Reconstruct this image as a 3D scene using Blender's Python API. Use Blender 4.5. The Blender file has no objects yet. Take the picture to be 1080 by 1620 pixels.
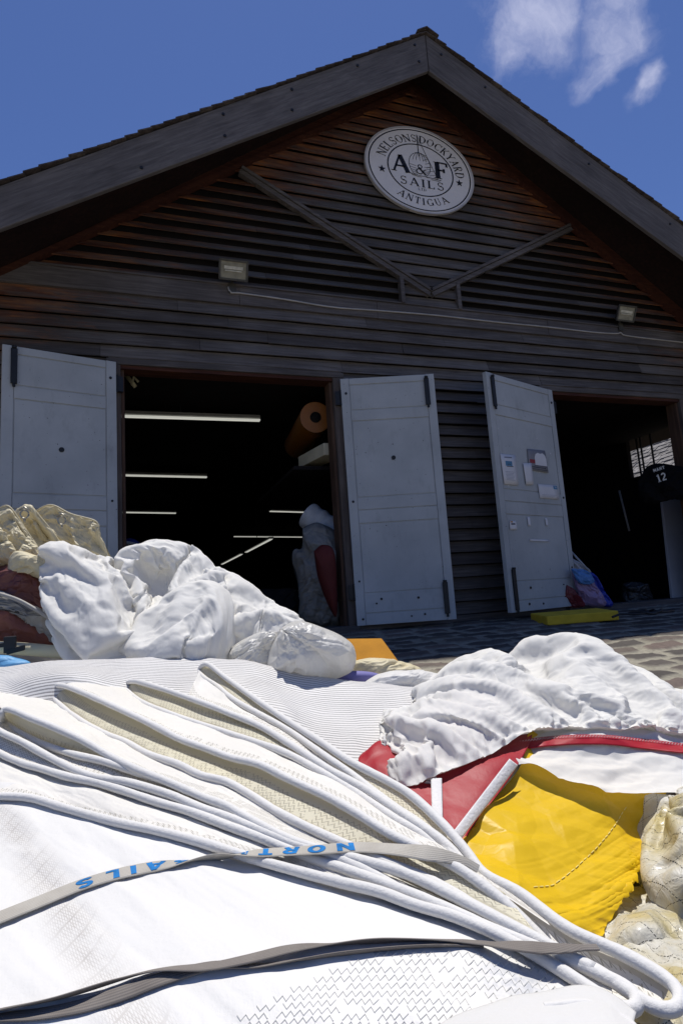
import bpy, math, random
import numpy as np
from mathutils import Vector, Matrix
R_ = math.radians
sc = bpy.context.scene
COL = sc.collection

# ---------------------------------------------------------------- camera
PP = np.array([540., 810.])
VX = np.array([3230., 765.]); VZ = np.array([120., -5400.])
F = math.sqrt(-float((VX - PP) @ (VZ - PP)))
def _n(v): return v / np.linalg.norm(v)
AX = _n(np.array([*(VX - PP), F])); AZ = _n(np.array([*(VZ - PP), F])); AY = np.cross(AZ, AX)
RW = np.array([AX, AY, AZ])                      # world = RW @ (right, down, forward)
CAM = np.array([0., -5.4, .30])
cam_d = bpy.data.cameras.new('camera'); cam = bpy.data.objects.new('camera', cam_d); COL.objects.link(cam)
m = Matrix.Identity(4)
for i in range(3):
    m[i][0] = RW[i][0]; m[i][1] = -RW[i][1]; m[i][2] = -RW[i][2]; m[i][3] = CAM[i]
cam.matrix_world = m
cam_d.sensor_fit = 'HORIZONTAL'; cam_d.sensor_width = 36; cam_d.lens = 36 * F / 1080
cam_d.clip_start = .02; cam_d.clip_end = 3000
sc.camera = cam

# ---------------------------------------------------------------- light
SUN_EL, SUN_AZ = 77.0, 30.0
w = bpy.data.worlds.new('World'); sc.world = w; w.use_nodes = True
nt = w.node_tree; N = nt.nodes; L = nt.links
bg = N['Background']; bg.inputs[1].default_value = .082
sky = N.new('ShaderNodeTexSky'); sky.sky_type = 'NISHITA'; sky.sun_disc = False
sky.sun_elevation = R_(SUN_EL); sky.sun_rotation = R_(SUN_AZ)
sky.altitude = 0; sky.air_density = 1.0; sky.dust_density = .15; sky.ozone_density = 3.0
# wisps of cloud in the sky, in a patch high on the right
tc = N.new('ShaderNodeTexCoord')
def wmath(op, a, b=None, clamp=False):
    n = N.new('ShaderNodeMath'); n.operation = op; n.use_clamp = clamp
    for k, x in enumerate((a, b)):
        if x is None: continue
        if isinstance(x, (int, float)): n.inputs[k].default_value = x
        else: L.new(x, n.inputs[k])
    return n.outputs[0]
def skydir(u, v):
    return _n(RW @ np.array([u - 540., v - 810., F]))
def blob(u, v, rad, soft):
    d = skydir(u, v)
    vm = N.new('ShaderNodeVectorMath'); vm.operation = 'DISTANCE'
    L.new(warp.outputs[0], vm.inputs[0]); vm.inputs[1].default_value = tuple(d)
    mr = N.new('ShaderNodeMapRange'); mr.interpolation_type = 'SMOOTHSTEP'
    L.new(vm.outputs['Value'], mr.inputs[0])
    mr.inputs[1].default_value = rad; mr.inputs[2].default_value = rad * soft
    mr.inputs[3].default_value = 1; mr.inputs[4].default_value = 0
    return mr.outputs[0]
nz0 = N.new('ShaderNodeTexNoise'); nz0.inputs['Scale'].default_value = 9; nz0.inputs['Detail'].default_value = 5
L.new(tc.outputs['Generated'], nz0.inputs['Vector'])
sub = N.new('ShaderNodeVectorMath'); sub.operation = 'SUBTRACT'; L.new(nz0.outputs['Color'], sub.inputs[0]); sub.inputs[1].default_value = (.5, .5, .5)
scl = N.new('ShaderNodeVectorMath'); scl.operation = 'SCALE'; L.new(sub.outputs[0], scl.inputs[0]); scl.inputs[3].default_value = .13
warp = N.new('ShaderNodeVectorMath'); warp.operation = 'ADD'; L.new(tc.outputs['Generated'], warp.inputs[0]); L.new(scl.outputs[0], warp.inputs[1])
nz = N.new('ShaderNodeTexNoise'); nz.inputs['Scale'].default_value = 17; nz.inputs['Detail'].default_value = 12; nz.inputs['Roughness'].default_value = .66
L.new(warp.outputs[0], nz.inputs['Vector'])
mask = None
for a in ((840, 8, .01, 10.5), (802, 66, .007, 9), (885, -15, .01, 8), (968, 50, .008, 8.5), (942, 98, .006, 9.5), (990, -12, .01, 6), (1032, 135, .003, 13.0)):
    b_ = blob(*a); mask = b_ if mask is None else wmath('MAXIMUM', mask, b_)
den = wmath('MULTIPLY', wmath('SUBTRACT', wmath('ADD', wmath('MULTIPLY', mask, .50), nz.outputs['Fac']), .60), 1.9, True)
den = wmath('MULTIPLY', den, wmath('MULTIPLY', mask, 1.3, True), True)
mix = N.new('ShaderNodeMix'); mix.data_type = 'RGBA'
L.new(wmath('MULTIPLY', den, .72), mix.inputs[0])
tint = N.new('ShaderNodeMix'); tint.data_type = 'RGBA'; tint.blend_type = 'MULTIPLY'; tint.inputs[0].default_value = 1
L.new(sky.outputs[0], tint.inputs[6]); tint.inputs[7].default_value = (.62, .70, 1.0, 1)
L.new(tint.outputs[2], mix.inputs[6]); mix.inputs[7].default_value = (6.0, 6.3, 8.4, 1)
L.new(mix.outputs[2], bg.inputs[0])

sl = bpy.data.lights.new('sun', 'SUN'); sl.energy = 3.95; sl.angle = R_(.53); sl.color = (1, .965, .91)
so = bpy.data.objects.new('sun', sl); COL.objects.link(so)
sd = Vector((math.cos(R_(SUN_EL)) * math.sin(R_(SUN_AZ)), math.cos(R_(SUN_EL)) * math.cos(R_(SUN_AZ)), math.sin(R_(SUN_EL))))
so.rotation_euler = sd.to_track_quat('Z', 'Y').to_euler(); so.location = (10, 20, 40)
sc.view_settings.view_transform = 'Standard'; sc.view_settings.look = 'None'
sc.view_settings.exposure = 0.24; sc.view_settings.gamma = 1
sc.cycles.max_bounces = 6; sc.cycles.diffuse_bounces = 4; sc.cycles.use_denoising = True

# ---------------------------------------------------------------- px -> world
def ray(u, v): return RW @ np.array([u - 540., v - 810., F]) / F
def P(u, v, d): return CAM + ray(u, v) * d
def hit(u, v, axis, val):
    r = ray(u, v); return CAM + r * ((val - CAM[axis]) / r[axis])
GS = .07
def gz(y): return np.where(np.asarray(y) < 0, GS * np.asarray(y), 0.0)      # ground falls away from the building
def yh(x): return 983.5 - .0676 * x
_DY = [-300, 60, 113, 153, 253, 353, 453, 553, 673, 800]
_DD = [2.6, 2.15, 1.80, 1.52, 1.17, .98, .835, .72, .62, .53]
def dep(x, y):
    return np.interp(np.asarray(y) - yh(np.asarray(x)), _DY, _DD)

# ---------------------------------------------------------------- object helpers
def tag(o, label=None, cat=None, group=None, kind=None):
    if label: o['label'] = label
    if cat: o['category'] = cat
    if group: o['group'] = group
    if kind: o['kind'] = kind
    return o
def empty(name, loc, label, cat, group=None):
    o = bpy.data.objects.new(name, None); COL.objects.link(o); o.location = loc; o.empty_display_size = .1
    return tag(o, label, cat, group)
def link(name, me, mat=None, parent=None, smooth=False):
    o = bpy.data.objects.new(name, me); COL.objects.link(o)
    if mat is not None:
        for m_ in (mat if isinstance(mat, (list, tuple)) else [mat]): me.materials.append(m_)
    if smooth:
        me.polygons.foreach_set('use_smooth', [True] * len(me.polygons))
    if parent is not None:
        o.parent = parent
        L_ = parent.location if parent.type == 'EMPTY' else (parent.parent.location if parent.parent else Vector((0, 0, 0)))
        if parent.type == 'EMPTY': o.matrix_parent_inverse = Matrix.Translation(-Vector(parent.location))
    return o
class MB:
    def __init__(s): s.v = []; s.f = []; s.mi = []; s.uv = []; s.marks = []
    def add(s, vs, fs, mi=0):
        b = len(s.v); s.marks.append((b, len(s.f))); s.v.extend([tuple(map(float, q)) for q in vs]); s.f.extend([tuple(b + i for i in f) for f in fs]); s.mi.extend([mi] * len(fs))
    def hexa(s, q, mi=0):       # q: 8 points, bottom ring 0-3, top ring 4-7
        s.add(q, [(3, 2, 1, 0), (4, 5, 6, 7), (0, 1, 5, 4), (1, 2, 6, 5), (2, 3, 7, 6), (3, 0, 4, 7)], mi)
    def box(s, x0, x1, y0, y1, z0, z1, mi=0):
        s.hexa([(x0, y0, z0), (x1, y0, z0), (x1, y1, z0), (x0, y1, z0), (x0, y0, z1), (x1, y0, z1), (x1, y1, z1), (x0, y1, z1)], mi)
    def obox(s, c, ax, ay, az, mi=0):   # oriented box: centre and three half vectors
        c, ax, ay, az = map(np.array, (c, ax, ay, az))
        s.hexa([c - ax - ay - az, c + ax - ay - az, c + ax + ay - az, c - ax + ay - az, c - ax - ay + az, c + ax - ay + az, c + ax + ay + az, c - ax + ay + az], mi)
    def tube(s, pts, r, seg=10, caps=True, mi=0, squash=1.0):
        pts = np.array(pts, float); n = len(pts)
        rr = np.full(n, r) if np.isscalar(r) else np.array(r)
        T = np.gradient(pts, axis=0); T /= np.linalg.norm(T, axis=1)[:, None] + 1e-12
        up = np.array([0, 0, 1.]);
        if abs(T[0] @ up) > .9: up = np.array([1., 0, 0])
        a = np.cross(T[0], up); a /= np.linalg.norm(a)
        ring = []
        for i in range(n):
            a = a - (a @ T[i]) * T[i]; a /= np.linalg.norm(a) + 1e-12
            b = np.cross(T[i], a)
            for k in range(seg):
                t = 2 * math.pi * k / seg
                ring.append(pts[i] + rr[i] * (math.cos(t) * a + squash * math.sin(t) * b))
        fs = []
        for i in range(n - 1):
            for k in range(seg):
                k2 = (k + 1) % seg
                fs.append((i * seg + k, i * seg + k2, (i + 1) * seg + k2, (i + 1) * seg + k))
        if caps: fs.append(tuple(range(seg))[::-1]); fs.append(tuple((n - 1) * seg + k for k in range(seg)))
        s.add(ring, fs, mi)
    def grid(s, G, mi=0):
        n, m_ = G.shape[:2]; b = len(s.v)
        s.v.extend(map(tuple, G.reshape(-1, 3).tolist()))
        i, j = np.meshgrid(np.arange(n - 1), np.arange(m_ - 1), indexing='ij')
        a = b + i * m_ + j
        q = np.stack([a, a + 1, a + m_ + 1, a + m_], -1).reshape(-1, 4)
        s.f.extend(map(tuple, q.tolist())); s.mi.extend([mi] * len(q) if np.isscalar(mi) else mi.reshape(-1).tolist())
    def build_each(s, name, mat=None, parent=None, smooth=False, bevel=0):
        out = []
        for k, (v0, f0) in enumerate(s.marks):
            v1, f1 = s.marks[k + 1] if k + 1 < len(s.marks) else (len(s.v), len(s.f))
            q = MB(); q.v = s.v[v0:v1]; q.f = [tuple(i - v0 for i in f) for f in s.f[f0:f1]]; q.mi = s.mi[f0:f1]; out.append(q.build(name, mat, parent, smooth, bevel))
        return out
    def build(s, name, mat=None, parent=None, smooth=False, bevel=0):
        me = bpy.data.meshes.new(name); me.from_pydata(s.v, [], s.f)
        if any(s.mi): 
            me.polygons.foreach_set('material_index', s.mi)
        o = link(name, me, mat, parent, smooth)
        if bevel:
            bm = o.modifiers.new('bevel', 'BEVEL'); bm.width = bevel; bm.segments = 2; bm.limit_method = 'ANGLE'
        return o
def set_uv(o, uv):        # uv per vertex
    me = o.data; lay = me.uv_layers.new(name='UVMap')
    idx = np.empty(len(me.loops), int); me.loops.foreach_get('vertex_index', idx)
    lay.data.foreach_set('uv', np.asarray(uv, float)[idx].reshape(-1))

# ---------------------------------------------------------------- materials
class M_:
    def __init__(s, name, rough=.7, spec=.3):
        s.m = bpy.data.materials.new(name); s.m.use_nodes = True
        s.n = s.m.node_tree.nodes; s.l = s.m.node_tree.links
        s.b = s.n['Principled BSDF']; s.b.inputs['Roughness'].default_value = rough
        s.b.inputs['Specular IOR Level'].default_value = spec
    def node(s, t, **kw):
        n = s.n.new(t)
        for k, v in kw.items():
            if hasattr(n, k): setattr(n, k, v)
        return n
    def inp(s, n, k, v):
        if v is None: return
        if isinstance(v, (int, float, tuple)): n.inputs[k].default_value = v
        else: s.l.new(v, n.inputs[k])
    def math(s, op, a, b=None, c=None, clamp=False):
        n = s.n.new('ShaderNodeMath'); n.operation = op; n.use_clamp = clamp
        s.inp(n, 0, a); s.inp(n, 1, b); s.inp(n, 2, c); return n.outputs[0]
    def coord(s, which='Object', scale=(1, 1, 1), rot=(0, 0, 0)):
        t = s.n.new('ShaderNodeTexCoord'); mp = s.n.new('ShaderNodeMapping')
        s.l.new(t.outputs[which], mp.inputs[0]); mp.inputs['Scale'].default_value = scale; mp.inputs['Rotation'].default_value = rot
        return mp.outputs[0]
    def noise(s, vec, scale, detail=4, rough=.55, dist=0, out='Fac'):
        n = s.n.new('ShaderNodeTexNoise'); s.l.new(vec, n.inputs['Vector'])
        n.inputs['Scale'].default_value = scale; n.inputs['Detail'].default_value = detail
        n.inputs['Roughness'].default_value = rough; n.inputs['Distortion'].default_value = dist
        return n.outputs[out]
    def ramp(s, fac, stops):
        n = s.n.new('ShaderNodeValToRGB'); s.l.new(fac, n.inputs[0]); cr = n.color_ramp
        while len(cr.elements) < len(stops): cr.elements.new(.5)
        for e, (p, c) in zip(cr.elements, stops):
            e.position = p; e.color = (*c, 1) if len(c) == 3 else c
        return n.outputs[0]
    def mix(s, fac, a, b, blend='MIX'):
        n = s.n.new('ShaderNodeMix'); n.data_type = 'RGBA'; n.blend_type = blend
        s.inp(n, 0, fac)
        for k, v in ((6, a), (7, b)):
            if isinstance(v, tuple): n.inputs[k].default_value = (*v[:3], 1)
            else: s.l.new(v, n.inputs[k])
        return n.outputs[2]
    def color(s, c):
        if isinstance(c, tuple): s.b.inputs['Base Color'].default_value = (*c[:3], 1)
        else: s.l.new(c, s.b.inputs['Base Color'])
    def bump(s, h, strength=.5, dist=.01, chain=None):
        n = s.n.new('ShaderNodeBump'); n.inputs['Strength'].default_value = strength; n.inputs['Distance'].default_value = dist
        s.l.new(h, n.inputs['Height'])
        if chain is not None: s.l.new(chain, n.inputs['Normal'])
        s.l.new(n.outputs[0], s.b.inputs['Normal']); return n.outputs[0]
    def xyz(s, vec):
        n = s.n.new('ShaderNodeSeparateXYZ'); s.l.new(vec, n.inputs[0]); return n.outputs

def simple(name, c, rough=.6, spec=.3, var=.15, scale=6, bump=0, bscale=40, metal=0):
    M = M_(name, rough, spec); co = M.coord()
    f = M.noise(co, scale, 5)
    a = tuple(x * (1 - var) for x in c); b = tuple(min(1, x * (1 + var)) for x in c)
    M.color(M.ramp(f, [(.3, a), (.7, b)])); M.b.inputs['Metallic'].default_value = metal
    if bump: M.bump(M.noise(co, bscale, 6), .5, bump)
    return M.m

def wood_mat(name, axis='x', *cols, rot=0, **kw):
    return wood_mat_(name, axis, *cols, rot=rot, **kw)
def wood_mat_(name, axis='x', base=(.092, .078, .070), light=(.19, .168, .152), stain=False, rough=.75, rot=0):
    M = M_(name, rough, .25)
    s3 = {'x': (.7, 9, 14), 'z': (14, 9, .7)}[axis]
    co = M.coord('Object', s3)
    if rot:
        r0 = M.node('ShaderNodeVectorRotate', rotation_type='Y_AXIS'); M.l.new(M.coord('Object'), r0.inputs['Vector']); r0.inputs['Angle'].default_value = R_(rot)
        mp_ = M.node('ShaderNodeMapping'); M.l.new(r0.outputs[0], mp_.inputs[0]); mp_.inputs['Scale'].default_value = s3; co = mp_.outputs[0]
    g = M.noise(co, 3.2, 8, .65, .4)
    co2 = M.coord('Object'); big = M.noise(co2, 1.3, 5, .6)
    # board to board difference
    gi = M.node('ShaderNodeNewGeometry'); rnd = gi.outputs['Random Per Island']
    f = M.math('ADD', M.math('MULTIPLY', g, .55), M.math('ADD', M.math('MULTIPLY', big, .35), M.math('MULTIPLY', rnd, .16)))
    c = M.ramp(f, [(.32, tuple(x * .45 for x in base)), (.52, base), (.72, light), (.85, tuple(x * 1.35 for x in light))])
    if stain:
        # bare, unweathered wood kept dry beneath the eaves: distance below the rake line
        X, Y, Z = M.xyz(co2)[0:3]
        dx = M.math('ABSOLUTE', M.math('SUBTRACT', X, 3.08))
        d = M.math('SUBTRACT', M.math('SUBTRACT', 6.14, M.math('MULTIPLY', dx, .68)), Z)
        fine = M.noise(M.coord('Object', (1.2, 1, 7)), 3.0, 6, .7, .6)
        fac = M.math('ADD', M.math('MULTIPLY', M.math('SUBTRACT', .85, d), 1.3), M.math('MULTIPLY', M.math('SUBTRACT', fine, .5), 3.2))
        fac = M.math('MULTIPLY', fac, .62, clamp=True)
        st = M.ramp(M.noise(M.coord('Object', (1, 1, 5)), 2.2, 6, .6), [(.3, (.03, .012, .008)), (.47, (.16, .04, .014)), (.62, (.42, .15, .04)), (.8, (.34, .21, .085))])
        c = M.mix(fac, c, st)
    M.color(c)
    M.bump(g, .55, .006)
    return M.m
W_SIDE = wood_mat('weathered_clapboard', 'x', stain=True)
W_TRIM = wood_mat('weathered_trim', 'x', (.092, .080, .076), (.19, .168, .158))
W_BARGE = wood_mat('weathered_barge', 'x', (.13, .115, .11), (.22, .20, .19), rot=35)
W_BARGE2 = wood_mat('weathered_barge_right', 'x', (.13, .115, .11), (.22, .20, .19), rot=-34)
W_VERT = wood_mat('weathered_post', 'z', (.10, .08, .07), (.21, .17, .15))
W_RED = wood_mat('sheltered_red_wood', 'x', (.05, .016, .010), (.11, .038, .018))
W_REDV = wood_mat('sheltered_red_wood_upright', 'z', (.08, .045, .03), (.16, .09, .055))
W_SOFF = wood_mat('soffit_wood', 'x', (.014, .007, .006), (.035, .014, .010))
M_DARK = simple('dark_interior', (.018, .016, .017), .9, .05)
M_BLACK = simple('black_iron', (.012, .012, .014), .5, .4, .3, 20)
M_SHINGLE = wood_mat('shingle_wood', 'x', (.07, .055, .05), (.17, .14, .12))

def painted_door():
    M = M_('blue_grey_door_paint', .55, .35); co = M.coord('Object'); gr = M.noise(M.coord('Object', (10, 10, .7)), 4, 8, .7, .3)
    big = M.noise(co, 1.6, 5, .6); sp = M.noise(co, 45, 3, .6)
    c = M.ramp(big, [(.3, (.34, .355, .36)), (.7, (.46, .475, .475))])
    worn = M.math('MULTIPLY', M.math('SUBTRACT', gr, .57), 3.5, clamp=True)
    c = M.mix(M.math('MULTIPLY', worn, .55), c, (.50, .49, .48))
    dirt = M.math('MULTIPLY', M.math('SUBTRACT', M.noise(M.coord('Object', (2.5, 2.5, 1.1)), 3, 7, .7), .56), 3, clamp=True)
    c = M.mix(M.math('MULTIPLY', dirt, .55), c, (.15, .145, .14))
    c = M.mix(M.math('GREATER_THAN', sp, .715), c, (.07, .06, .055))
    M.color(c); M.bump(gr, .35, .003); return M.m
M_DOOR = painted_door()
M_DOORGAP = simple('door_groove', (.06, .065, .075), .9, .1)

# ---------------------------------------------------------------- ground
def vnoise(x, y, seed=0):
    rs = np.random.RandomState(seed); T = rs.rand(64, 64)
    xi = np.floor(x).astype(int); yi = np.floor(y).astype(int); fx = x - xi; fy = y - yi
    fx = fx * fx * (3 - 2 * fx); fy = fy * fy * (3 - 2 * fy)
    g = lambda a, b: T[a % 64, b % 64]
    return (g(xi, yi) * (1 - fx) + g(xi + 1, yi) * fx) * (1 - fy) + (g(xi, yi + 1) * (1 - fx) + g(xi + 1, yi + 1) * fx) * fy
def fbm(x, y, seed=0, o=4):
    s = 0; a = .5
    for k in range(o): s = s + a * (vnoise(x * 2 ** k + 17 * k, y * 2 ** k + 5 * k, seed + k) - .5); a *= .5
    return s
def ground():
    xs = np.linspace(-3.5, 9.5, 620); ys = np.linspace(-6.5, -.02, 380)
    X, Y = np.meshgrid(xs, ys, indexing='ij')
    wx = X + .10 * fbm(X * 2.2, Y * 2.2, 3) * 2; wy = Y + .10 * fbm(X * 2.0, Y * 2.0, 9) * 2
    rh = .21
    row = np.floor(wy / rh); rs = np.random.RandomState(5); off = rs.rand(4096); wid = .30 + .12 * rs.rand(4096)
    ri = row.astype(int) % 4096
    cx = (wx + off[ri] * .5) / wid[ri]; fx = cx - np.floor(cx); fy = wy / rh - row
    ci = (np.floor(cx).astype(int) * 131 + ri * 71) % 4096
    jit = rs.rand(4096)
    ex = np.minimum(fx, 1 - fx) * wid[ri]; ey = np.minimum(fy, 1 - fy) * rh
    e = np.minimum(ex, ey) + .012 * fbm(X * 14, Y * 14, 21) * 2
    stone = np.clip((e - .022 - .014 * jit[ci]) / .014, 0, 1); stone = stone * stone * (3 - 2 * stone)
    Z = gz(Y) + stone * (.006 + .010 * jit[ci]) + .02 * fbm(X * 1.2, Y * 1.2, 40) + .012 * fbm(X * 16, Y * 16, 50) - .02
    mb = MB(); mb.grid(np.stack([X, Y, Z], -1)[::1, ::-1][:, ::-1])
    # skirt reaching the horizon
    a = xs[0]; b = xs[-1]; c = ys[0]; d = ys[-1]; B = 600
    zc = float(gz(c)) - .03; zf = -B * 0 + zc - .02
    mb.add([(-B, -B, zf), (B, -B, zf), (b, c, zc), (a, c, zc)], [(0, 1, 2, 3)])
    mb.add([(-B, -B, zf), (a, c, zc), (a, d, -.03), (-B, B, -.03)], [(0, 1, 2, 3)])
    mb.add([(B, -B, zf), (B, B, -.03), (b, d, -.03), (b, c, zc)], [(0, 1, 2, 3)])
    mb.add([(-B, B, -.03), (a, d, -.03), (b, d, -.03), (B, B, -.03)], [(0, 1, 2, 3)])
    M = M_('stone_paving', .9, .2)
    at = M.node('ShaderNodeAttribute'); at.attribute_name = 'stone'
    at2 = M.node('ShaderNodeAttribute'); at2.attribute_name = 'tone'
    co = M.coord('Object'); n1 = M.noise(co, 22, 7, .7); n2 = M.noise(co, 2.5, 4)
    st = M.ramp(at2.outputs['Fac'], [(0, (.07, .06, .055)), (.45, (.14, .12, .105)), (.75, (.22, .165, .14)), (1, (.17, .15, .12))])
    mo = M.ramp(n2, [(.3, (.34, .31, .24)), (.7, (.50, .46, .36))])
    c = M.mix(at.outputs['Fac'], mo, st)
    c = M.mix(M.math('MULTIPLY', M.math('SUBTRACT', n1, .35), 1.6, clamp=True), M.mix(.55, c, (.03, .03, .028)), c)
    M.color(c); M.bump(n1, .6, .012)
    o = mb.build('ground', M.m, smooth=True); tag(o, kind='structure')
    me = o.data; nv = len(me.vertices); ng = X.size
    for nm, arr in (('stone', stone), ('tone', jit[ci])):
        A = np.full(nv, .12 if nm == 'stone' else .8); A[:ng] = arr.reshape(-1)
        me.attributes.new(nm, 'FLOAT', 'POINT').data.foreach_set('value', A)
ground()

# ---------------------------------------------------------------- the building
XC = 3.08; HW = 5.0; ZA = 6.14; SL = .68
loft = empty('sail_loft', (XC, 0, 0), 'weathered dark clapboard gabled workshop with two wide doorways and open shutters', 'building')
def rake(x): return ZA - SL * abs(x - XC)
rnd = random.Random(4)
O1 = (-.16, 1.86, 2.53); O2 = (4.49, 6.52, 2.53)       # doorways: x0, x1, height
VS = (4.72 - 3.60) / 2.06
def in_v(z):     # half width of the central V shaped field at height z
    return max(0, (z - 3.60) / VS)
def boards(mb, x0, x1, z0, z1, kind, jit=True):
    """one course from x0 to x1, cut into lengths; kind 'clap' or 'slat'"""
    if x1 - x0 < .03: return
    xs = [x0]
    while True:
        nx = xs[-1] + rnd.uniform(1.3, 3.4)
        if nx > x1 - .5: break
        xs.append(nx)
    xs.append(x1)
    for a, b in zip(xs[:-1], xs[1:]):
        e = rnd.uniform(-.004, .004); dz = rnd.uniform(-.003, .003); g = .0015
        nseg = max(1, int((b - a) / .35)); px = np.linspace(a + g, b - g, nseg + 1)
        wob = [rnd.uniform(-.0035, .0035) for _ in px]
        if kind == 'clap': yb, yt, th, ht = -.044 + e * 1.5, -.004, .017, (z1 - z0) * .985
        elif kind == 'deep': yb, yt, th, ht = -.040 + e, .012, .016, (z1 - z0) * .93
        else: yb, yt, th, ht = -.034 + e, .035, .018, (z1 - z0) * .74
        v = []
        for x, w_ in zip(px, wob):
            v += [(x, yb + w_, z0 + dz + w_), (x, yb + th + w_, z0 + dz + w_), (x, yt + th, z0 + ht), (x, yt, z0 + ht)]
        f = []
        for i in range(len(px) - 1):
            o = 4 * i
            for k in range(4):
                k2 = (k + 1) % 4
                f.append((o + k, o + 4 + k, o + 4 + k2, o + k2))
        f.append((0, 1, 2, 3)); o = 4 * (len(px) - 1); f.append((o + 3, o + 2, o + 1, o))
        mb.add(v, f)
siding = MB(); slL = MB(); slR = MB()
pitch = .127
z = .06; k = 0
ZB0, ZB1 = 3.23, 3.43
while z < ZA + .2:
    z1 = z + pitch; zm = z + pitch / 2
    hw = min(HW, (ZA + .22 - zm) / SL)
    xl, xr = XC - hw, XC + hw
    if zm < ZB0:
        segs = [(xl, xr)]
        for (a, b, h) in (O1, O2):
            if z < h + .02:
                nsegs = []
                for (p, q) in segs:
                    if q <= a or p >= b: nsegs.append((p, q)); continue
                    nsegs += [(p, a - .10), (b + .10, q)]
                segs = nsegs
        if z < O1[2] + .02 and z1 > O1[2] + .06: pass
        for p, q in segs:
            boards(siding, p, q, z, z1, 'deep' if (zm < 2.5 and p > 1.9 and q < 4.5) else 'clap')
    elif zm > ZB1 - .02:
        hv = in_v(zm)
        if zm < 4.70:
            e = .34 if hv < .34 else hv
            boards(siding, XC - e, XC + e, z, z1, 'clap')
            if XC - e > xl: boards(slL, xl, XC - e - .02, z, z1, 'slat')
            if XC + e < xr: boards(slR, XC + e + .02, xr, z, z1, 'slat')
        else:
            boards(siding, xl, xr, z, z1, 'clap')
    z = z1
    if zm < ZB0 and z + pitch / 2 >= ZB0: z = ZB1 - .005
wall = siding.build('wall', W_SIDE, loft)
slL.build('louvre', W_SIDE, loft)['label'] = 'dark ventilation louvres left of the round sign'
slR.build('louvre', W_SIDE, loft)['label'] = 'dark ventilation louvres right of the round sign'
# backing shell: front (with holes), sides, back, floor
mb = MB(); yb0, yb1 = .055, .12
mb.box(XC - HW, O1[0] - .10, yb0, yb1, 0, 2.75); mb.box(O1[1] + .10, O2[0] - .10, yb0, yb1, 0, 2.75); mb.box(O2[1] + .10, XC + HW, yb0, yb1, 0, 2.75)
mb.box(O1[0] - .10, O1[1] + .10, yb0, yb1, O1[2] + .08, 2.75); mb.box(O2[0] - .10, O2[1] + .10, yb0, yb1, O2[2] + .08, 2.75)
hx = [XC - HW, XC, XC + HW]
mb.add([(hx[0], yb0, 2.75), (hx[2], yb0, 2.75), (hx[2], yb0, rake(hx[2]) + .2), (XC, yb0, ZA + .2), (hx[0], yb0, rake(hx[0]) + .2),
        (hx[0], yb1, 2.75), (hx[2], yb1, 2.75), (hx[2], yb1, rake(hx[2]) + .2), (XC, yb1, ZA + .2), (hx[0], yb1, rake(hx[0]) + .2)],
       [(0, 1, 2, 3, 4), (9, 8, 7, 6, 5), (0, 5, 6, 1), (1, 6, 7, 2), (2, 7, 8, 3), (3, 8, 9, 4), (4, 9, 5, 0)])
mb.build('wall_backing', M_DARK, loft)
DB = 18.0
XR = XC + HW
# window in the right hand side wall, found by looking through the doorway
wc = [hit(u, v, 0, XR) for u, v in ((995, 690), (1064, 668), (1072, 738), (1003, 757))]
wy0, wy1 = .93, max(p[1] for p in wc); wy0 = min(wc[1][1], wc[2][1]) - .05; wz0 = min(p[2] for p in wc); wz1 = max(wc[0][2], wc[1][2])
mb = MB()
mb.box(XR - .08, XR, yb1, wy0, 0, 2.7); mb.box(XR - .08, XR, wy1, DB, 0, 2.7)
mb.box(XR - .08, XR, wy0, wy1, 0, wz0); mb.box(XR - .08, XR, wy0, wy1, wz1, 2.7)
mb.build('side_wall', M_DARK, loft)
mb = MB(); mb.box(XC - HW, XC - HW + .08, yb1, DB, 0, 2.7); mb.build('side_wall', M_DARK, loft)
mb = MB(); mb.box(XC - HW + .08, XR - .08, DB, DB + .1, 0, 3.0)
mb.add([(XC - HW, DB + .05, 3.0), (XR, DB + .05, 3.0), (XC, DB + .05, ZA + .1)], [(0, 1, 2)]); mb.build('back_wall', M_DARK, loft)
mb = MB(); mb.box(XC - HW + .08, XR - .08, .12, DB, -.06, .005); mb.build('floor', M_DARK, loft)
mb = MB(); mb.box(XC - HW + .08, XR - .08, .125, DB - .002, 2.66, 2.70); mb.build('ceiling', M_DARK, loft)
# window bars
mb = MB()
for t in (.22, .30, .52):
    y = wy1 - (wy1 - wy0) * t; mb.box(XR - .07, XR - .05, y - .012, y + .012, wz0, wz1)
mb.build_each('window_bar', M_BLACK, loft)

# rakes, roof, barge boards
AP = np.array([3.06, -.50, 6.42]); LP = np.array([-.95, -.87, 3.56]); RP = np.array([6.09, -.80, 4.37])
def ext(a, b, x): t = (x - a[0]) / (b[0] - a[0]); return a + (b - a) * t
LE = ext(AP, LP, XC - HW - .45); RE = ext(AP, RP, XC + HW + .45)
FH = .46; FT = .045
def barge(A, B, h, h2=None):
    mb = MB(); dn = np.array([0, 0, -h]); dn2 = np.array([0, 0, -(h2 or h)]); bk = np.array([0, FT, 0])
    nseg = 12; pts = [A + (B - A) * i / nseg for i in range(nseg + 1)]
    for i in range(nseg):
        pass
    mb.hexa([A + dn2, B + dn, B + dn + bk, A + dn2 + bk, A, B, B + bk, A + bk]) if A[0] < B[0] else mb.hexa([B + dn, A + dn, A + dn + bk, B + dn + bk, B, A, A + bk, B + bk])
    return mb
g = np.array([.004, 0, 0])
o = barge(LE, AP - g, FH, .325).build('barge_board', W_BARGE, loft, bevel=.006); o['label'] = 'left sloping barge board of the gable'
mb = MB()
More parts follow.
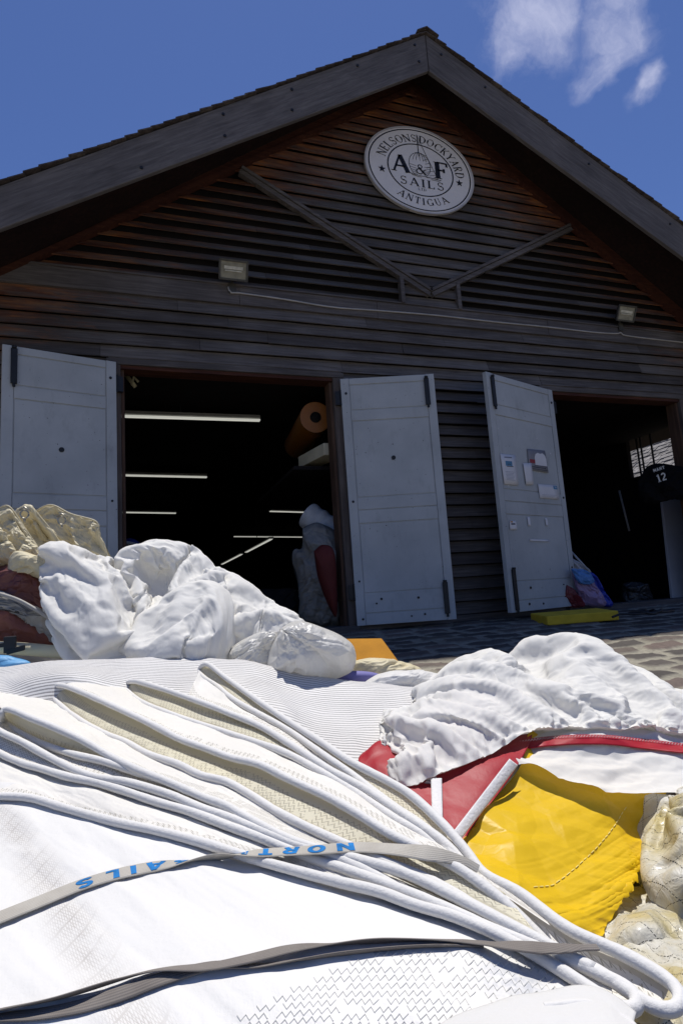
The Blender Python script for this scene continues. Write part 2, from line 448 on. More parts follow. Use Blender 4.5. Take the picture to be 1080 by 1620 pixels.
for t in (.03, .16, .30, .43, .56):
    for s_ in (.18, .66):
        if rnd.random() < .75:
            q = AP + (LE - AP) * (t + rnd.uniform(-.01, .01)) + np.array([0, -.004, -FH * s_]); mb.tube([q + (0, .006, 0), q + (0, -.006, 0)], .014, 8)
mb.build_each('bolt_head', M_BLACK, loft)
o = barge(AP + g, RE, FH, FH).build('barge_board', W_BARGE2, loft, bevel=.006); o['label'] = 'right sloping barge board of the gable'
mb = MB()
for t in (.03, .12, .34, .52):
    q = AP + (RE - AP) * t + np.array([0, -.004, -.12]); mb.tube([q + (0, .006, 0), q + (0, -.006, 0)], .013, 8)
mb.build_each('bolt_head', M_BLACK, loft)
BK = np.array([0, DB + .8, 0])
def roofq(A, E_, up, th):
    Ab = np.array([XC, DB + .6, A[2]]); Eb = np.array([E_[0], DB + .6, E_[2]]); u = np.array([0, 0, up]); t = np.array([0, 0, th]); f = np.array([0, FT + .003, 0])
    q = [A + f + u, E_ + f + u, Eb + u, Ab + u]
    if E_[0] < A[0]: q = q[::-1]
    return q + [p + t for p in q]
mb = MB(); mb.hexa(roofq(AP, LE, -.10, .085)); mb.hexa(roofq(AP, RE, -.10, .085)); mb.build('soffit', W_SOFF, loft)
# shingles: courses along the front edge and over the slopes
mb = MB()
for E_ in (LE, RE):
    n = 52; Ln = np.linalg.norm(E_ - AP)
    for i in range(n):
        a = AP + (E_ - AP) * (i / n); b = AP + (E_ - AP) * ((i + 1.12) / n)
        y = rnd.uniform(-.035, -.02); up0 = .008; lift = .028 + rnd.uniform(-.004, .004)
        A0 = a + (0, y, up0); B0 = b + (0, y, lift - .006); bk = np.array([0, DB + 1, 0]); th = np.array([0, 0, .012])
        q = [A0, B0, B0 + bk, A0 + bk]
        if E_[0] < AP[0]: q = q[::-1]
        mb.hexa(q + [p + th for p in q])
rf = mb.build('roof', M_SHINGLE, loft)
mb = MB()
for s_, E_ in ((-1, LE), (1, RE)):
    d = _n(E_ - AP) * .16; a = AP + (0, -.05, .045)
    q = [a, a + d, a + d + BK, a + BK]
    if s_ < 0: q = q[::-1]
    mb.hexa(q + [p + (0, 0, .014) for p in q])
mb.build('ridge_cap', M_SHINGLE, rf)
# red sheltered board that follows the rake, directly under the soffit
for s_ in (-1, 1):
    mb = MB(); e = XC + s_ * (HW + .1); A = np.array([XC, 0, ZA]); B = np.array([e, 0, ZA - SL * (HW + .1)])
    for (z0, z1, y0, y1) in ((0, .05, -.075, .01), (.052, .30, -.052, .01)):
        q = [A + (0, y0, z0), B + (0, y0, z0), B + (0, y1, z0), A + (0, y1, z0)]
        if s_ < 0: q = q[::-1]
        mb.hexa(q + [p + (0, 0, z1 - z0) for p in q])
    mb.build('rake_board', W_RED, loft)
# V shaped trim: two paired mouldings
for s_ in (-1, 1):
    mb = MB()
    A = np.array([XC, 0, 3.60]); B = np.array([XC + s_ * 2.06, 0, 4.72]); d = _n(B - A); nn = np.array([-d[2], 0, d[0]]) * (1 if s_ > 0 else -1)
    A2 = A - d * 0
    for (o0, o1, dy) in ((-.055, -.006, .062), (.0, .032, .075)):
        q = [A2 + nn * o0, B + nn * o0, B + nn * o1, A2 + nn * o1]
        q = [np.array(p) for p in q]
        f = [p + (0, -dy, 0) for p in q]; b = [p + (0, .0, 0) for p in q]
        mb.add(f + b, [(0, 1, 2, 3), (7, 6, 5, 4), (0, 4, 5, 1), (1, 5, 6, 2), (2, 6, 7, 3), (3, 7, 4, 0)])
    mb.build('gable_moulding', W_TRIM, loft)
for s_ in (-1, 1):
    mb = MB(); x = XC + s_ * .35; mb.box(x - .022, x + .022, -.065, .01, ZB1 + .002, 3.60 + .30 * VS); mb.build('louvre_end_trim', W_TRIM, loft)
# flat belt board under the louvres, in lengths
mb = MB(); xs = [XC - HW, -1.2, .95, 2.42, 4.62, 6.9, XC + HW]
for a, b in zip(xs[:-1], xs[1:]): mb.box(a + .002, b - .002, -.034 - rnd.random() * .004, .0, ZB0 + .004, ZB1 - .006)
mb.box(XC - HW, XC + HW, -.05, .0, ZB1 - .004, ZB1 + .012)
mb.build_each('belt_board', W_TRIM, loft)
# door frames
for (x0, x1, h) in (O1, O2):
    fr = MB(); fr.box(x0 - .12, x1 + .12, -.050, .10, h, h + .055); fr.box(x0 - .10, x1 + .10, -.036, .0, h + .057, h + .10)
    fo = fr.build('lintel', W_TRIM, loft, bevel=.004)
    mb = MB(); mb.box(x0 - .02, x1 + .02, -.030, .14, h - .035, h - .002); mb.build('lintel_underside', W_RED, loft)
    for x, s_ in ((x0, -1), (x1, 1)):
        mb = MB(); a, b = sorted((x, x + s_ * .105)); mb.box(a, b, -.046, .053, 0, h - .002); mb.build('jamb', W_VERT, loft, bevel=.004)
        mb = MB(); a, b = sorted((x - s_ * .028, x - s_ * .002)); mb.box(a, b, .0, .15, .02, h - .037); mb.build('jamb_lining', W_REDV, loft)
    mb = MB(); mb.box(x0 - .10, x1 + .10, -.09, .20, -.05, .035); mb.build('threshold', W_TRIM, loft, bevel=.006)
mb = MB(); mb.box(XC - HW, O1[0] - .11, -.045, .02, -.05, .05); mb.box(O1[1] + .11, O2[0] - .11, -.045, .02, -.05, .05); mb.box(O2[1] + .11, XC + HW, -.045, .02, -.05, .05)
mb.build_each('base_board', W_TRIM, loft)

# shutters / door leaves
def leaf(hx_, free, H, z0, label, bars, knot=True, outside=1):
    """leaf from the hinge edge (hx_,0) to the free edge, given as (x,y)"""
    A = np.array([hx_[0], hx_[1], 0]); B = np.array([free[0], free[1], 0]); W = np.linalg.norm(B - A)
    ex = (B - A) / W; n = np.cross(ex, [0, 0, 1.]);
    if n[1] > 0: n = -n           # towards the camera side
    def pt(a, t, z): return A + ex * a + n * t + np.array([0, 0, z0 + z])
    def bx(mb, a0, a1, t0, t1, za, zb):
        q = [pt(a0, t0, za), pt(a1, t0, za), pt(a1, t1, za), pt(a0, t1, za)]
        if np.cross(q[1] - q[0], q[2] - q[1])[2] < 0: q = q[::-1]
        mb.hexa(q + [p + (0, 0, zb - za) for p in q])
    th = .034
    mb = MB(); bx(mb, 0, W, 0, th, 0, H)
    d = mb.build('door', [M_DOOR], loft, bevel=.004); d['label'] = label
    st = .085; t0, t1 = th, th + .012
    rails = [(0, .135 * .8), (.115, .30), (.98, 1.11), (1.115, 1.235), (2.02, 2.13), (H - .07, H)]
    mb = MB()
    bx(mb, 0.001, st, t0, t1, 0.001, H - .001); bx(mb, W - st, W - .001, t0, t1, .001, H - .001)
    for a, b in rails: bx(mb, st + .003, W - st - .003, t0, t1 - .002, a + .002, b - .003)
    mb.build('door_frame', M_DOOR, d, bevel=.003)
    mb = MB()
    for a, b in ((.303, .977), (1.238, 2.017), (2.133, H - .073)):
        bx(mb, st + .008, W - st - .008, t0, t0 + .007, a + .006, b - .006)
    mb.build('door_panel', M_DOOR, d, bevel=.003)
    for (za, zb) in bars:
        mb = MB(); a = W - .085
        q0 = pt(a, t1 + .018, za); q1 = pt(a, t1 + .018, zb)
        bx(mb, a - .024, a + .024, t1 + .001, t1 + .022, za, zb)
        mb.tube([q0 + (0, 0, .0), q0 + (0, 0, -.03)], .012, 8); mb.tube([q1, q1 + (0, 0, .02)], .02, 8)
        mb.build('stay_bar', M_BLACK, d, bevel=.004)
    for zz in (.32, H - .2):
        mb = MB(); bx(mb, -.06, .0, t0 - .03, t0 + .006, zz - .07, zz + .07); mb.tube([pt(-.005, t0 + .004, zz - .08), pt(-.005, t0 + .004, zz + .08)], .012, 8)
        mb.build('hinge', M_BLACK, d)
    mb = MB()
    for (a, zz) in ((.05, H - .16), (.05, .42), (.06, .06), (.2, .2), (W - .3, .07), (W - .35, .23), (W * .55, .06), (.25, .24), (.045, 1.2)):
        q = pt(a, t1, zz); mb.tube([q, q + n * .006], rnd.uniform(.007, .014), 8)
    if knot: q = pt(W * .5, t0 + .005, 1.62); mb.tube([q, q + n * .008], .022, 10)
    mb.build_each('bolt_head', M_BLACK, d)
    return d, pt, W, t1
HD = 2.47
def free_xy(u, v, zt=2.53):
    r = ray(u, v); t = (zt - CAM[2]) / r[2]; q = CAM + r * t; return q[0], q[1]
f1 = free_xy(3, 547); f3 = free_xy(684, 589); f4 = free_xy(762, 588)
D1 = leaf((O1[0] - .045, -.05), f1, HD, .06, 'wide blue-grey shutter door left of the left doorway', [(H_, H_ + .30) for H_ in (2.14, .06)])
D3 = leaf((O1[1] + .075, -.05), f3, HD, .03, 'blue-grey shutter door right of the left doorway, without papers', [(2.14, 2.42), (.06, .36)])
D4 = leaf((O2[0] + .01, -.05), f4, HD, .05, 'blue-grey shutter door with papers pinned to it, standing further open', [(2.10, 2.42), (.02, .42)], knot=False)
print('leaf widths', D1[2], D3[2], D4[2], f1, f3, f4)

# ---------------------------------------------------------------- cloth tools
def crom(pts, n, param=None):
    """Catmull-Rom through pts (k,d), resampled to n points evenly by length (or by given parameter)"""
    p = np.array(pts, float)
    if len(p) == 2: p = np.array([p[0], p[0] * .67 + p[1] * .33, p[0] * .33 + p[1] * .67, p[1]])
    q = np.vstack([2 * p[0] - p[1], p, 2 * p[-1] - p[-2]])
    out = []
    for i in range(1, len(q) - 2):
        t = np.linspace(0, 1, 16, endpoint=False)[:, None]
        a, b, c, d = q[i - 1], q[i], q[i + 1], q[i + 2]
        out.append(.5 * (2 * b + (c - a) * t + (2 * a - 5 * b + 4 * c - d) * t ** 2 + (3 * b - a - 3 * c + d) * t ** 3))
    out.append(p[-1:]); out = np.vstack(out)
    s = np.concatenate([[0], np.cumsum(np.linalg.norm(np.diff(out, axis=0), axis=1))]); s /= s[-1]
    tt = np.linspace(0, 1, n)
    return np.stack([np.interp(tt, s, out[:, k]) for k in range(out.shape[1])], -1)
def pw(pts, off=0.0):
    """list of (x, y[, depth]) in photo units -> world points"""
    out = []
    for q in pts:
        d = q[2] if len(q) > 2 else float(dep(q[0], q[1])) + off
        out.append(P(q[0], q[1], d))
    return np.array(out)
def patch(rows, nu, nv, off=0.0):
    """rows of photo points -> smooth grid (nv, nu, 3)"""
    r = np.array([crom(pw(row, off) if not isinstance(row, np.ndarray) else row, nu) for row in rows])
    k = len(r); q = r.reshape(k, -1)
    # across rows, keep row parameter proportional to mean distance
    d = np.array([0] + [np.mean(np.linalg.norm(r[i + 1] - r[i], axis=1)) for i in range(k - 1)]).cumsum(); d /= d[-1]
    if k == 2: 
        t = np.linspace(0, 1, nv)[:, None, None]; return r[0] * (1 - t) + r[1] * t
    fine = crom(q, 40 * k); dd = np.concatenate([[0], np.cumsum(np.linalg.norm(np.diff(fine, axis=0), axis=1))]); dd /= dd[-1]
    tt = np.linspace(0, 1, nv)
    ii = np.searchsorted(dd, tt).clip(1, len(dd) - 1); f = ((tt - dd[ii - 1]) / (dd[ii] - dd[ii - 1] + 1e-12))[:, None]
    return (fine[ii - 1] * (1 - f) + fine[ii] * f).reshape(nv, nu, 3)
def disk_patch(outline, d0, bulge, n, centre=None, power=.5, sharp=False):
    """pillow front: outline of photo points (closed), depth d0 at the rim, nearer by bulge in the middle"""
    oc = np.array(list(outline) + [outline[0]], float); seg = np.concatenate([[0], np.cumsum(np.linalg.norm(np.diff(oc, axis=0), axis=1))])
    o = np.stack([np.interp(np.linspace(0, seg[-1], 361), seg, oc[:, k]) for k in (0, 1)], -1)[:-1] if sharp else crom(oc, 361)[:-1]
    c = np.array(centre if centre is not None else o.mean(0))
    u = np.linspace(-1, 1, n); U, V = np.meshgrid(u, u, indexing='xy')
    X = U * np.sqrt(1 - V * V / 2); Y = V * np.sqrt(1 - U * U / 2)
    r = np.sqrt(X * X + Y * Y).clip(0, 1); th = np.arctan2(Y, X)
    oa = np.arctan2(o[:, 1] - c[1], o[:, 0] - c[0]); order = np.argsort(oa); oa = oa[order]; rad = np.linalg.norm(o - c, axis=1)[order]
    R = np.interp(th, np.concatenate([oa - 2 * np.pi, oa, oa + 2 * np.pi]), np.tile(rad, 3))
    px = c[0] + np.cos(th) * r * R; py = c[1] + np.sin(th) * r * R
    D = d0 - bulge * (1 - r ** 2) ** power
    return Pg(px, py, D)
def Pg(px, py, D):
    q = np.stack([px - 540., py - 810., np.full_like(px, F)], -1) / F
    return CAM + (q @ RW.T) * D[..., None]
def normals(G):
    a = np.gradient(G, axis=0); b = np.gradient(G, axis=1); n = np.cross(b, a)
    return n / (np.linalg.norm(n, axis=-1, keepdims=True) + 1e-12)
def refine(G, k=2):
    n, m_ = G.shape[:2]
    def up(A):
        B = np.zeros((A.shape[0] * 2 - 1,) + A.shape[1:]); B[::2] = A
        B[1::2] = .5 * (A[:-1] + A[1:])
        if A.shape[0] > 3:
            B[3:-3:2] = (-A[:-3] + 9 * A[1:-2] + 9 * A[2:-1] - A[3:]) / 16
        return B
    return np.swapaxes(up(np.swapaxes(up(G), 0, 1)), 0, 1)
def worley2(u, v, seed):
    """squared distance to the nearest of jittered, weighted seeds (unit cells)"""
    rs = np.random.RandomState(seed); J = rs.rand(64, 64, 3); iu = np.floor(u).astype(int); iv = np.floor(v).astype(int); best = np.full(u.shape, 9.)
    for di in (-2, -1, 0, 1, 2):
        for dj in (-2, -1, 0, 1, 2):
            a = (iu + di) % 64; b = (iv + dj) % 64; j = J[a, b]
            d = (iu + di + j[..., 0] - u) ** 2 + (iv + dj + j[..., 1] - v) ** 2 + .35 * j[..., 2]
            best = np.minimum(best, d)
    return best
def paper_h(u, v, cell, seed, ang=0, aniso=1.0, warp=.06):
    """flat facets that meet in sharp creases, as in crushed stiff cloth"""
    c_, s_ = math.cos(ang), math.sin(ang)
    p = (u * c_ + v * s_) / cell / aniso; q = (-u * s_ + v * c_) / cell
    wu = fbm(p * .7 + 3, q * .7, seed + 3, 3) * 2 * warp; wv = fbm(p * .7, q * .7 + 9, seed + 4, 3) * 2 * warp
    p = p + wu + 17; q = q + wv + 23
    return worley2(p, q, seed + 1) - worley2(p, q, seed + 2)
def paper(G, layers, seed=0, low=.0, lowf=4, win=None, smooth=0, uv=None):
    """layers: (cell, amp, angle, aniso)"""
    v, u = arc_uv(G) if uv is None else uv; n = normals(G); h = low * fbm(u * lowf + seed, v * lowf, seed + 70, 3) * 2
    for k, (cell, amp, ang, an) in enumerate(layers):
        gate = .35 + 1.1 * vnoise(u / cell * .45 + seed, v / cell * .45 + k * 7, seed + 30 + k)
        h = h + amp * paper_h(u, v, cell, seed + 10 * k, ang, an) * gate
    for _ in range(smooth):
        h[1:-1, 1:-1] = .5 * h[1:-1, 1:-1] + .125 * (h[2:, 1:-1] + h[:-2, 1:-1] + h[1:-1, 2:] + h[1:-1, :-2])
    if win is not None: h = h * win
    return G + n * h[..., None]
def arc_uv(G):
    du = np.concatenate([np.zeros((G.shape[0], 1)), np.cumsum(np.linalg.norm(np.diff(G, axis=1), axis=-1), axis=1)], 1)
    dv = np.concatenate([np.zeros((1, G.shape[1])), np.cumsum(np.linalg.norm(np.diff(G, axis=0), axis=-1), axis=0)], 0)
    return dv, du
def cloth(name, G, mat, parent=None, uvmode=True, thick=0, smooth=True):
    mb = MB()
    a = normals(G)[G.shape[0] // 2, G.shape[1] // 2]
    flip = False
    mb.grid(G); o = mb.build(name, mat, parent, smooth)
    v, u = arc_uv(G); set_uv(o, np.stack([u.reshape(-1), v.reshape(-1)], -1))
    if thick:
        s = o.modifiers.new('solid', 'SOLIDIFY'); s.thickness = thick; s.offset = 0
    return o
def multi(name, Gs, mats, parent=None, thick=0):
    """several sheets of one piece of cloth in one mesh"""
    mb = MB(); uv = []
    for i, G in enumerate(Gs):
        mb.grid(G, i if isinstance(mats, (list, tuple)) else 0); v, u = arc_uv(G); uv.append(np.stack([u.reshape(-1) + i * .37, v.reshape(-1)], -1))
    o = mb.build(name, mats, parent, True); set_uv(o, np.vstack(uv))
    if thick:
        s = o.modifiers.new('solid', 'SOLIDIFY'); s.thickness = thick; s.offset = 0
    return o

def sailcloth(name, c=(.80, .80, .79), rough=.55, spec=.35, trans=.18, fine=.0012, crink=.006, crs=14, kind=None, tcol=None, dirt=.0, dirtc=(.45, .36, .22)):
    M = M_(name, rough, spec); co = M.coord('Object'); uv = M.coord('UV')
    n1 = M.math('ABSOLUTE', M.math('SUBTRACT', M.noise(co, crs, 5, .6, .8), .5)); n2 = M.noise(co, 140, 4, .6)
    big = M.noise(co, 3.5, 4, .6)
    col = M.ramp(big, [(.3, tuple(x * .93 for x in c)), (.7, c)])
    if dirt:
        dd = M.math('MULTIPLY', M.math('SUBTRACT', M.noise(co, 7, 7, .7, .4), .54), 4 * dirt, clamp=True)
        col = M.mix(dd, col, dirtc)
    U, V = M.xyz(uv)[0:2]
    if kind == 'ribbed':
        sv = M.math('FRACT', M.math('MULTIPLY', V, 80)); ln = M.math('LESS_THAN', sv, .42)
        su = M.math('FRACT', M.math('MULTIPLY', U, 60)); ln2 = M.math('GREATER_THAN', su, .02)
        fac = M.math('MULTIPLY', M.math('MULTIPLY', ln, ln2), .85)
        fac = M.math('MULTIPLY', fac, M.math('ADD', .35, M.math('MULTIPLY', M.noise(co, 6, 4), 1.0), clamp=True))
        col = M.mix(fac, col, (.20, .19, .19))
    if kind in ('zig', 'front', 'leather'):
        def zig(v0, amp, per, wd, jitter=.0):
            t = M.math('PINGPONG', M.math('MULTIPLY', U, 1.0), per / 2)
            zz = M.math('ADD', M.math('MULTIPLY', t, 2 * amp / per), v0)
            return M.math('LESS_THAN', M.math('ABSOLUTE', M.math('SUBTRACT', V, zz)), wd)
        broke = M.math('GREATER_THAN', M.noise(co, 55, 3), .42)
        tot = None
        if kind != 'front':
            for v0 in (.012, .022, .034, .044):
                z_ = zig(v0, .009, .013, .0016); tot = z_ if tot is None else M.math('MAXIMUM', tot, z_)
            tot = M.math('MULTIPLY', tot, broke)
            edge = M.math('MULTIPLY', M.math('MULTIPLY', M.math('GREATER_THAN', V, .004), M.math('LESS_THAN', V, .0125)), M.math('ADD', .25, M.noise(co, 16, 5)), clamp=True)  # brown line beside the cord: dirt, with the stitch shadow painted in
            col = M.mix(M.math('MULTIPLY', edge, .62), col, (.34, .30, .22))
            col = M.mix(M.math('MULTIPLY', tot, .75), col, (.26, .24, .19))
        M.zig = zig
    M.color(col)
    ch = M.bump(n1, .45, crink); 
    M.bump(n2, .5, fine, ch)
    # thin cloth lets some light through
    out = M.n['Material Output']; tr = M.node('ShaderNodeBsdfTranslucent'); mx = M.node('ShaderNodeMixShader')
    tc_ = tcol or tuple(min(1, x * 1.0) for x in c)
    tr.inputs[0].default_value = (*tc_, 1); mx.inputs[0].default_value = trans
    M.l.new(M.b.outputs[0], mx.inputs[1]); M.l.new(tr.outputs[0], mx.inputs[2]); M.l.new(mx.outputs[0], out.inputs[0])
    return M
SC_WHITE = sailcloth('white_sailcloth', (.76, .745, .71)).m
SC_CRISP = sailcloth('white_spinnaker_cloth', (.86, .845, .80), .72, .2, .27, .0006, .003, 17).m
SC_ZIG = sailcloth('white_sailcloth_stitched', (.85, .82, .755), kind='zig', trans=.17, dirt=.12, fine=.002, crink=.003).m
SC_CREAM = sailcloth('aged_shaded_sailcloth_inside', (.88, .835, .66), kind='zig', trans=.40, tcol=(1.0, .93, .70), dirt=.18, dirtc=(.42, .32, .14), crink=.004).m  # yellowed lining; the fold's yellowish shade is put into the cream too
SC_RIB = sailcloth('ribbed_white_cloth', (.76, .745, .72), kind='ribbed', trans=.10, crink=.003).m
SC_PIPE = sailcloth('white_edge_cord', (.68, .665, .635), .65, .3, .0, .003, .0006, 60).m
SC_YEL = sailcloth('yellow_nylon', (.86, .55, .010), .42, .35, .22, .0004, .004, 12, tcol=(.95, .66, .015)).m
SC_RED = sailcloth('red_sailcloth', (.38, .007, .018), .5, .4, .12, .0008, .002, 14, tcol=(.6, .01, .02)).m
SC_OLD = sailcloth('old_cream_sailcloth', (.66, .585, .39), trans=.12, dirt=.7, dirtc=(.50, .38, .17), crink=.003).m
SC_MAR = sailcloth('maroon_canvas', (.15, .045, .038), .5, .5, .0, crink=.003).m
SC_BROWN = sailcloth('rust_brown_canvas', (.20, .065, .045), .6, .4, .0, crink=.003).m
SC_BLUE = sailcloth('light_blue_cloth', (.16, .42, .70), .5).m
SC_BAG = sailcloth('thin_plastic_bag', (.80, .785, .74), .35, .6, .35, .0004, .004, 18).m

# ---------------------------------------------------------------- folded cloth: surplus cloth settled over its designed shape by the cloth solver
def settle(jobs, frames=42):
    # jobs maps a name to rows, nu, nv, growth and bending; the sheets are placed far apart
    S = 6.0; live = {}; k = 0
    def plain(A):
        mb = MB(); mb.grid(A); return mb.build('settling', None)
    for nm, (rows, nu, nv, grow, bend) in jobs.items():
        G = patch(rows, nu, nv); c0 = G.reshape(-1, 3).mean(0); off = np.array([30. * (k + 2), 0, 0]); k += 1
        A = (G - c0) * S; B = (patch(rows, 60, 40) - c0) * S; look = np.array([0, -.7, .7])
        nb = normals(B); fl = (nb @ look).mean() < 0; ub = -nb if fl else nb; Bc = B - ub * .10
        col = plain((Bc[:, ::-1] if fl else Bc) + off); so_ = col.modifiers.new('s', 'SOLIDIFY'); so_.thickness = .3; so_.offset = -1
        col.modifiers.new('c', 'COLLISION'); col.collision.thickness_outer = .02; col.collision.cloth_friction = 15
        n = normals(A); n = -n if (n @ look).mean() < 0 else n; v, u = arc_uv(A)
        cl = plain(A + n * (.10 * fbm(u * 1.1, v * 1.1, 7, 3) * 2 + .05)[..., None] + off)
        idx = np.arange(nu * nv).reshape(nv, nu); vg = cl.vertex_groups.new(name='pin')
        vg.add([int(i) for i in set(idx[0]) | set(idx[-1]) | set(idx[:, 0]) | set(idx[:, -1])], 1.0, 'REPLACE')
        cm = cl.modifiers.new('cloth', 'CLOTH'); s = cm.settings; s.quality = 6; s.mass = .25
        s.tension_stiffness = s.compression_stiffness = 25; s.shear_stiffness = 12; s.bending_stiffness = bend; s.bending_damping = .5
        s.tension_damping = s.compression_damping = s.shear_damping = 5; s.shrink_min = -grow; s.vertex_group_mass = 'pin'; s.pin_stiffness = .3; s.air_damping = 2
        q = cm.collision_settings; q.use_self_collision = True; q.self_distance_min = .02; q.collision_quality = 3; q.distance_min = .02
        cm.point_cache.frame_end = frames + 5; live[nm] = (cl, col, G, c0, off, nu, nv)
    for f in range(1, frames + 1): sc.frame_set(f)
    dg = bpy.context.evaluated_depsgraph_get(); out = {}
    for nm, (cl, col, G, c0, off, nu, nv) in live.items():
        me = cl.evaluated_get(dg).to_mesh(); V = np.empty(len(me.vertices) * 3); me.vertices.foreach_get('co', V)
        X = (V.reshape(nv, nu, 3) - off) / S + c0
        far = np.linalg.norm(X - G, axis=-1); wrong = ~(far < .25); X[wrong] = G[wrong]; out[nm] = X
    for nm, (cl, col, *_r) in live.items():
        for o_ in (cl, col):
            me = o_.data; bpy.data.objects.remove(o_, do_unlink=True); bpy.data.meshes.remove(me)
    sc.frame_set(1)
    return out
def settled(X, fine=((.10, .0115, .9, 1.15), (.045, .0040, .2, 1.2), (.019, .0011, .3, 1.1)), seed=3, levels=2):
    for _ in range(levels): X = refine(X)
    return paper(X, list(fine), seed)

# ---------------------------------------------------------------- lettering (own strokes: a thick/thin roman and a block face)
def arcp(cx, cy, rx, ry, a0, a1, n=9):
    return [(cx + rx * math.cos(R_(a0 + (a1 - a0) * i / (n - 1))), cy + ry * math.sin(R_(a0 + (a1 - a0) * i / (n - 1)))) for i in range(n)]
T_, H_k = .05, .13    # thin and thick
def roman(ch):
    """strokes [(points, width)], advance"""
    S = lambda x, y, w=.26: ([(x - w / 2, y), (x + w / 2, y)], .04)
    t, k = T_, H_k
    D = {
     'N': ([([(.1, 0), (.1, 1)], t), ([(.1, .97), (.68, .03)], k), ([(.68, 0), (.68, 1)], t), S(.1, .02), S(.06, .98, .2), S(.68, .98)], .78),
     'E': ([([(.14, 0), (.14, 1)], k), ([(.14, .02), (.56, .02)], t), ([(.14, .98), (.54, .98)], t), ([(.14, .52), (.42, .52)], t), ([(.56, 0), (.56, .2)], t), ([(.54, .82), (.54, 1)], t), ([(.42, .42), (.42, .62)], t), S(.14, .02, .3), S(.14, .98, .3)], .64),
     'L': ([([(.14, 0), (.14, 1)], k), ([(.14, .02), (.56, .02)], t), ([(.56, 0), (.56, .22)], t), S(.14, .98, .3), S(.14, .02, .3)], .62),
     'S': ([(arcp(.3, .75, .2, .24, 35, 270), .07), (arcp(.3, .27, .22, .25, 90, -150), .08), ([(.48, .8), (.48, .98)], t), ([(.09, .05), (.09, .24)], t), ([(.25, .56), (.37, .46)], k)], .6),
     'O': ([(arcp(.4, .5, .32, .49, 0, 90), .06), (arcp(.4, .5, .32, .49, 90, 180), .06), (arcp(.4, .5, .32, .49, 180, 270), .06), (arcp(.4, .5, .32, .49, 270, 360), .06), (arcp(.42, .5, .34, .4, 150, 210), k), (arcp(.38, .5, .34, .4, -30, 30), k)], .8),
     'D': ([([(.14, 0), (.14, 1)], k), (arcp(.28, .5, .42, .48, -90, 90), .07), ([(.05, .02), (.3, .02)], t), ([(.05, .98), (.3, .98)], t), (arcp(.27, .5, .42, .4, -35, 35), k)], .76),
     'C': ([(arcp(.42, .5, .34, .48, 40, 320, 14), .07), (arcp(.44, .5, .34, .4, 145, 215), k), ([(.68, .72), (.68, .98)], t)], .74),
     'K': ([([(.14, 0), (.14, 1)], k), ([(.18, .42), (.6, .98)], t), ([(.3, .58), (.66, .02)], k), S(.14, .02, .3), S(.14, .98, .3), S(.6, .98, .24), S(.66, .02, .24)], .76),
     'Y': ([([(.36, 0), (.36, .46)], k), ([(.08, .98), (.36, .46)], k), ([(.36, .46), (.64, .98)], t), S(.36, .02, .3), S(.08, .98, .24), S(.64, .98, .24)], .72),
     'A': ([([(.08, .0), (.38, 1)], t), ([(.38, 1), (.7, .0)], k), ([(.18, .34), (.58, .34)], t), S(.08, .02, .24), S(.7, .02, .26)], .78),
     'R': ([([(.14, 0), (.14, 1)], k), (arcp(.3, .74, .24, .24, -90, 90), .08), ([(.14, .98), (.3, .98)], t), ([(.14, .5), (.3, .5)], t), ([(.3, .5), (.64, .0)], k), S(.14, .02, .3)], .7),
     'T': ([([(.34, 0), (.34, 1)], k), ([(.04, .98), (.64, .98)], t), ([(.05, .78), (.05, 1)], t), ([(.63, .78), (.63, 1)], t), S(.34, .02, .3)], .68),
     'I': ([([(.16, 0), (.16, 1)], k), S(.16, .02, .3), S(.16, .98, .3)], .32),
     'G': ([(arcp(.42, .5, .34, .48, 40, 330, 14), .07), (arcp(.44, .5, .34, .4, 145, 215), k), ([(.68, .72), (.68, .96)], t), ([(.68, .06), (.68, .42)], k), S(.66, .42, .26)], .8),
     'U': ([([(.14, 1), (.14, .32)], k), (arcp(.37, .32, .23, .3, 180, 360), .07), ([(.6, .32), (.6, 1)], t), S(.14, .98, .28), S(.6, .98, .22)], .74),
     'F': ([([(.14, 0), (.14, 1)], k), ([(.14, .98), (.56, .98)], t), ([(.14, .52), (.42, .52)], t), ([(.56, .78), (.56, 1)], t), ([(.42, .4), (.42, .64)], t), S(.14, .02, .34), S(.14, .98, .3)], .62),
     '&': ([([(.72, .02), (.25, .7)], k), (arcp(.36, .8, .15, .18, 210, -40), .08), (arcp(.32, .27, .25, .27, 75, 300, 14), .09), ([(.44, .04), (.7, .46)], .07), ([(.47, .68), (.38, .53)], .07), S(.7, .46, .24), S(.72, .02, .2)], .84),
     '.': ([([(.06, .02), (.12, .02)], .1)], .2), "'": ([([(.06, .98), (.05, .8)], .07)], .16), ' ': ([], .35),
    }
    return D[ch]
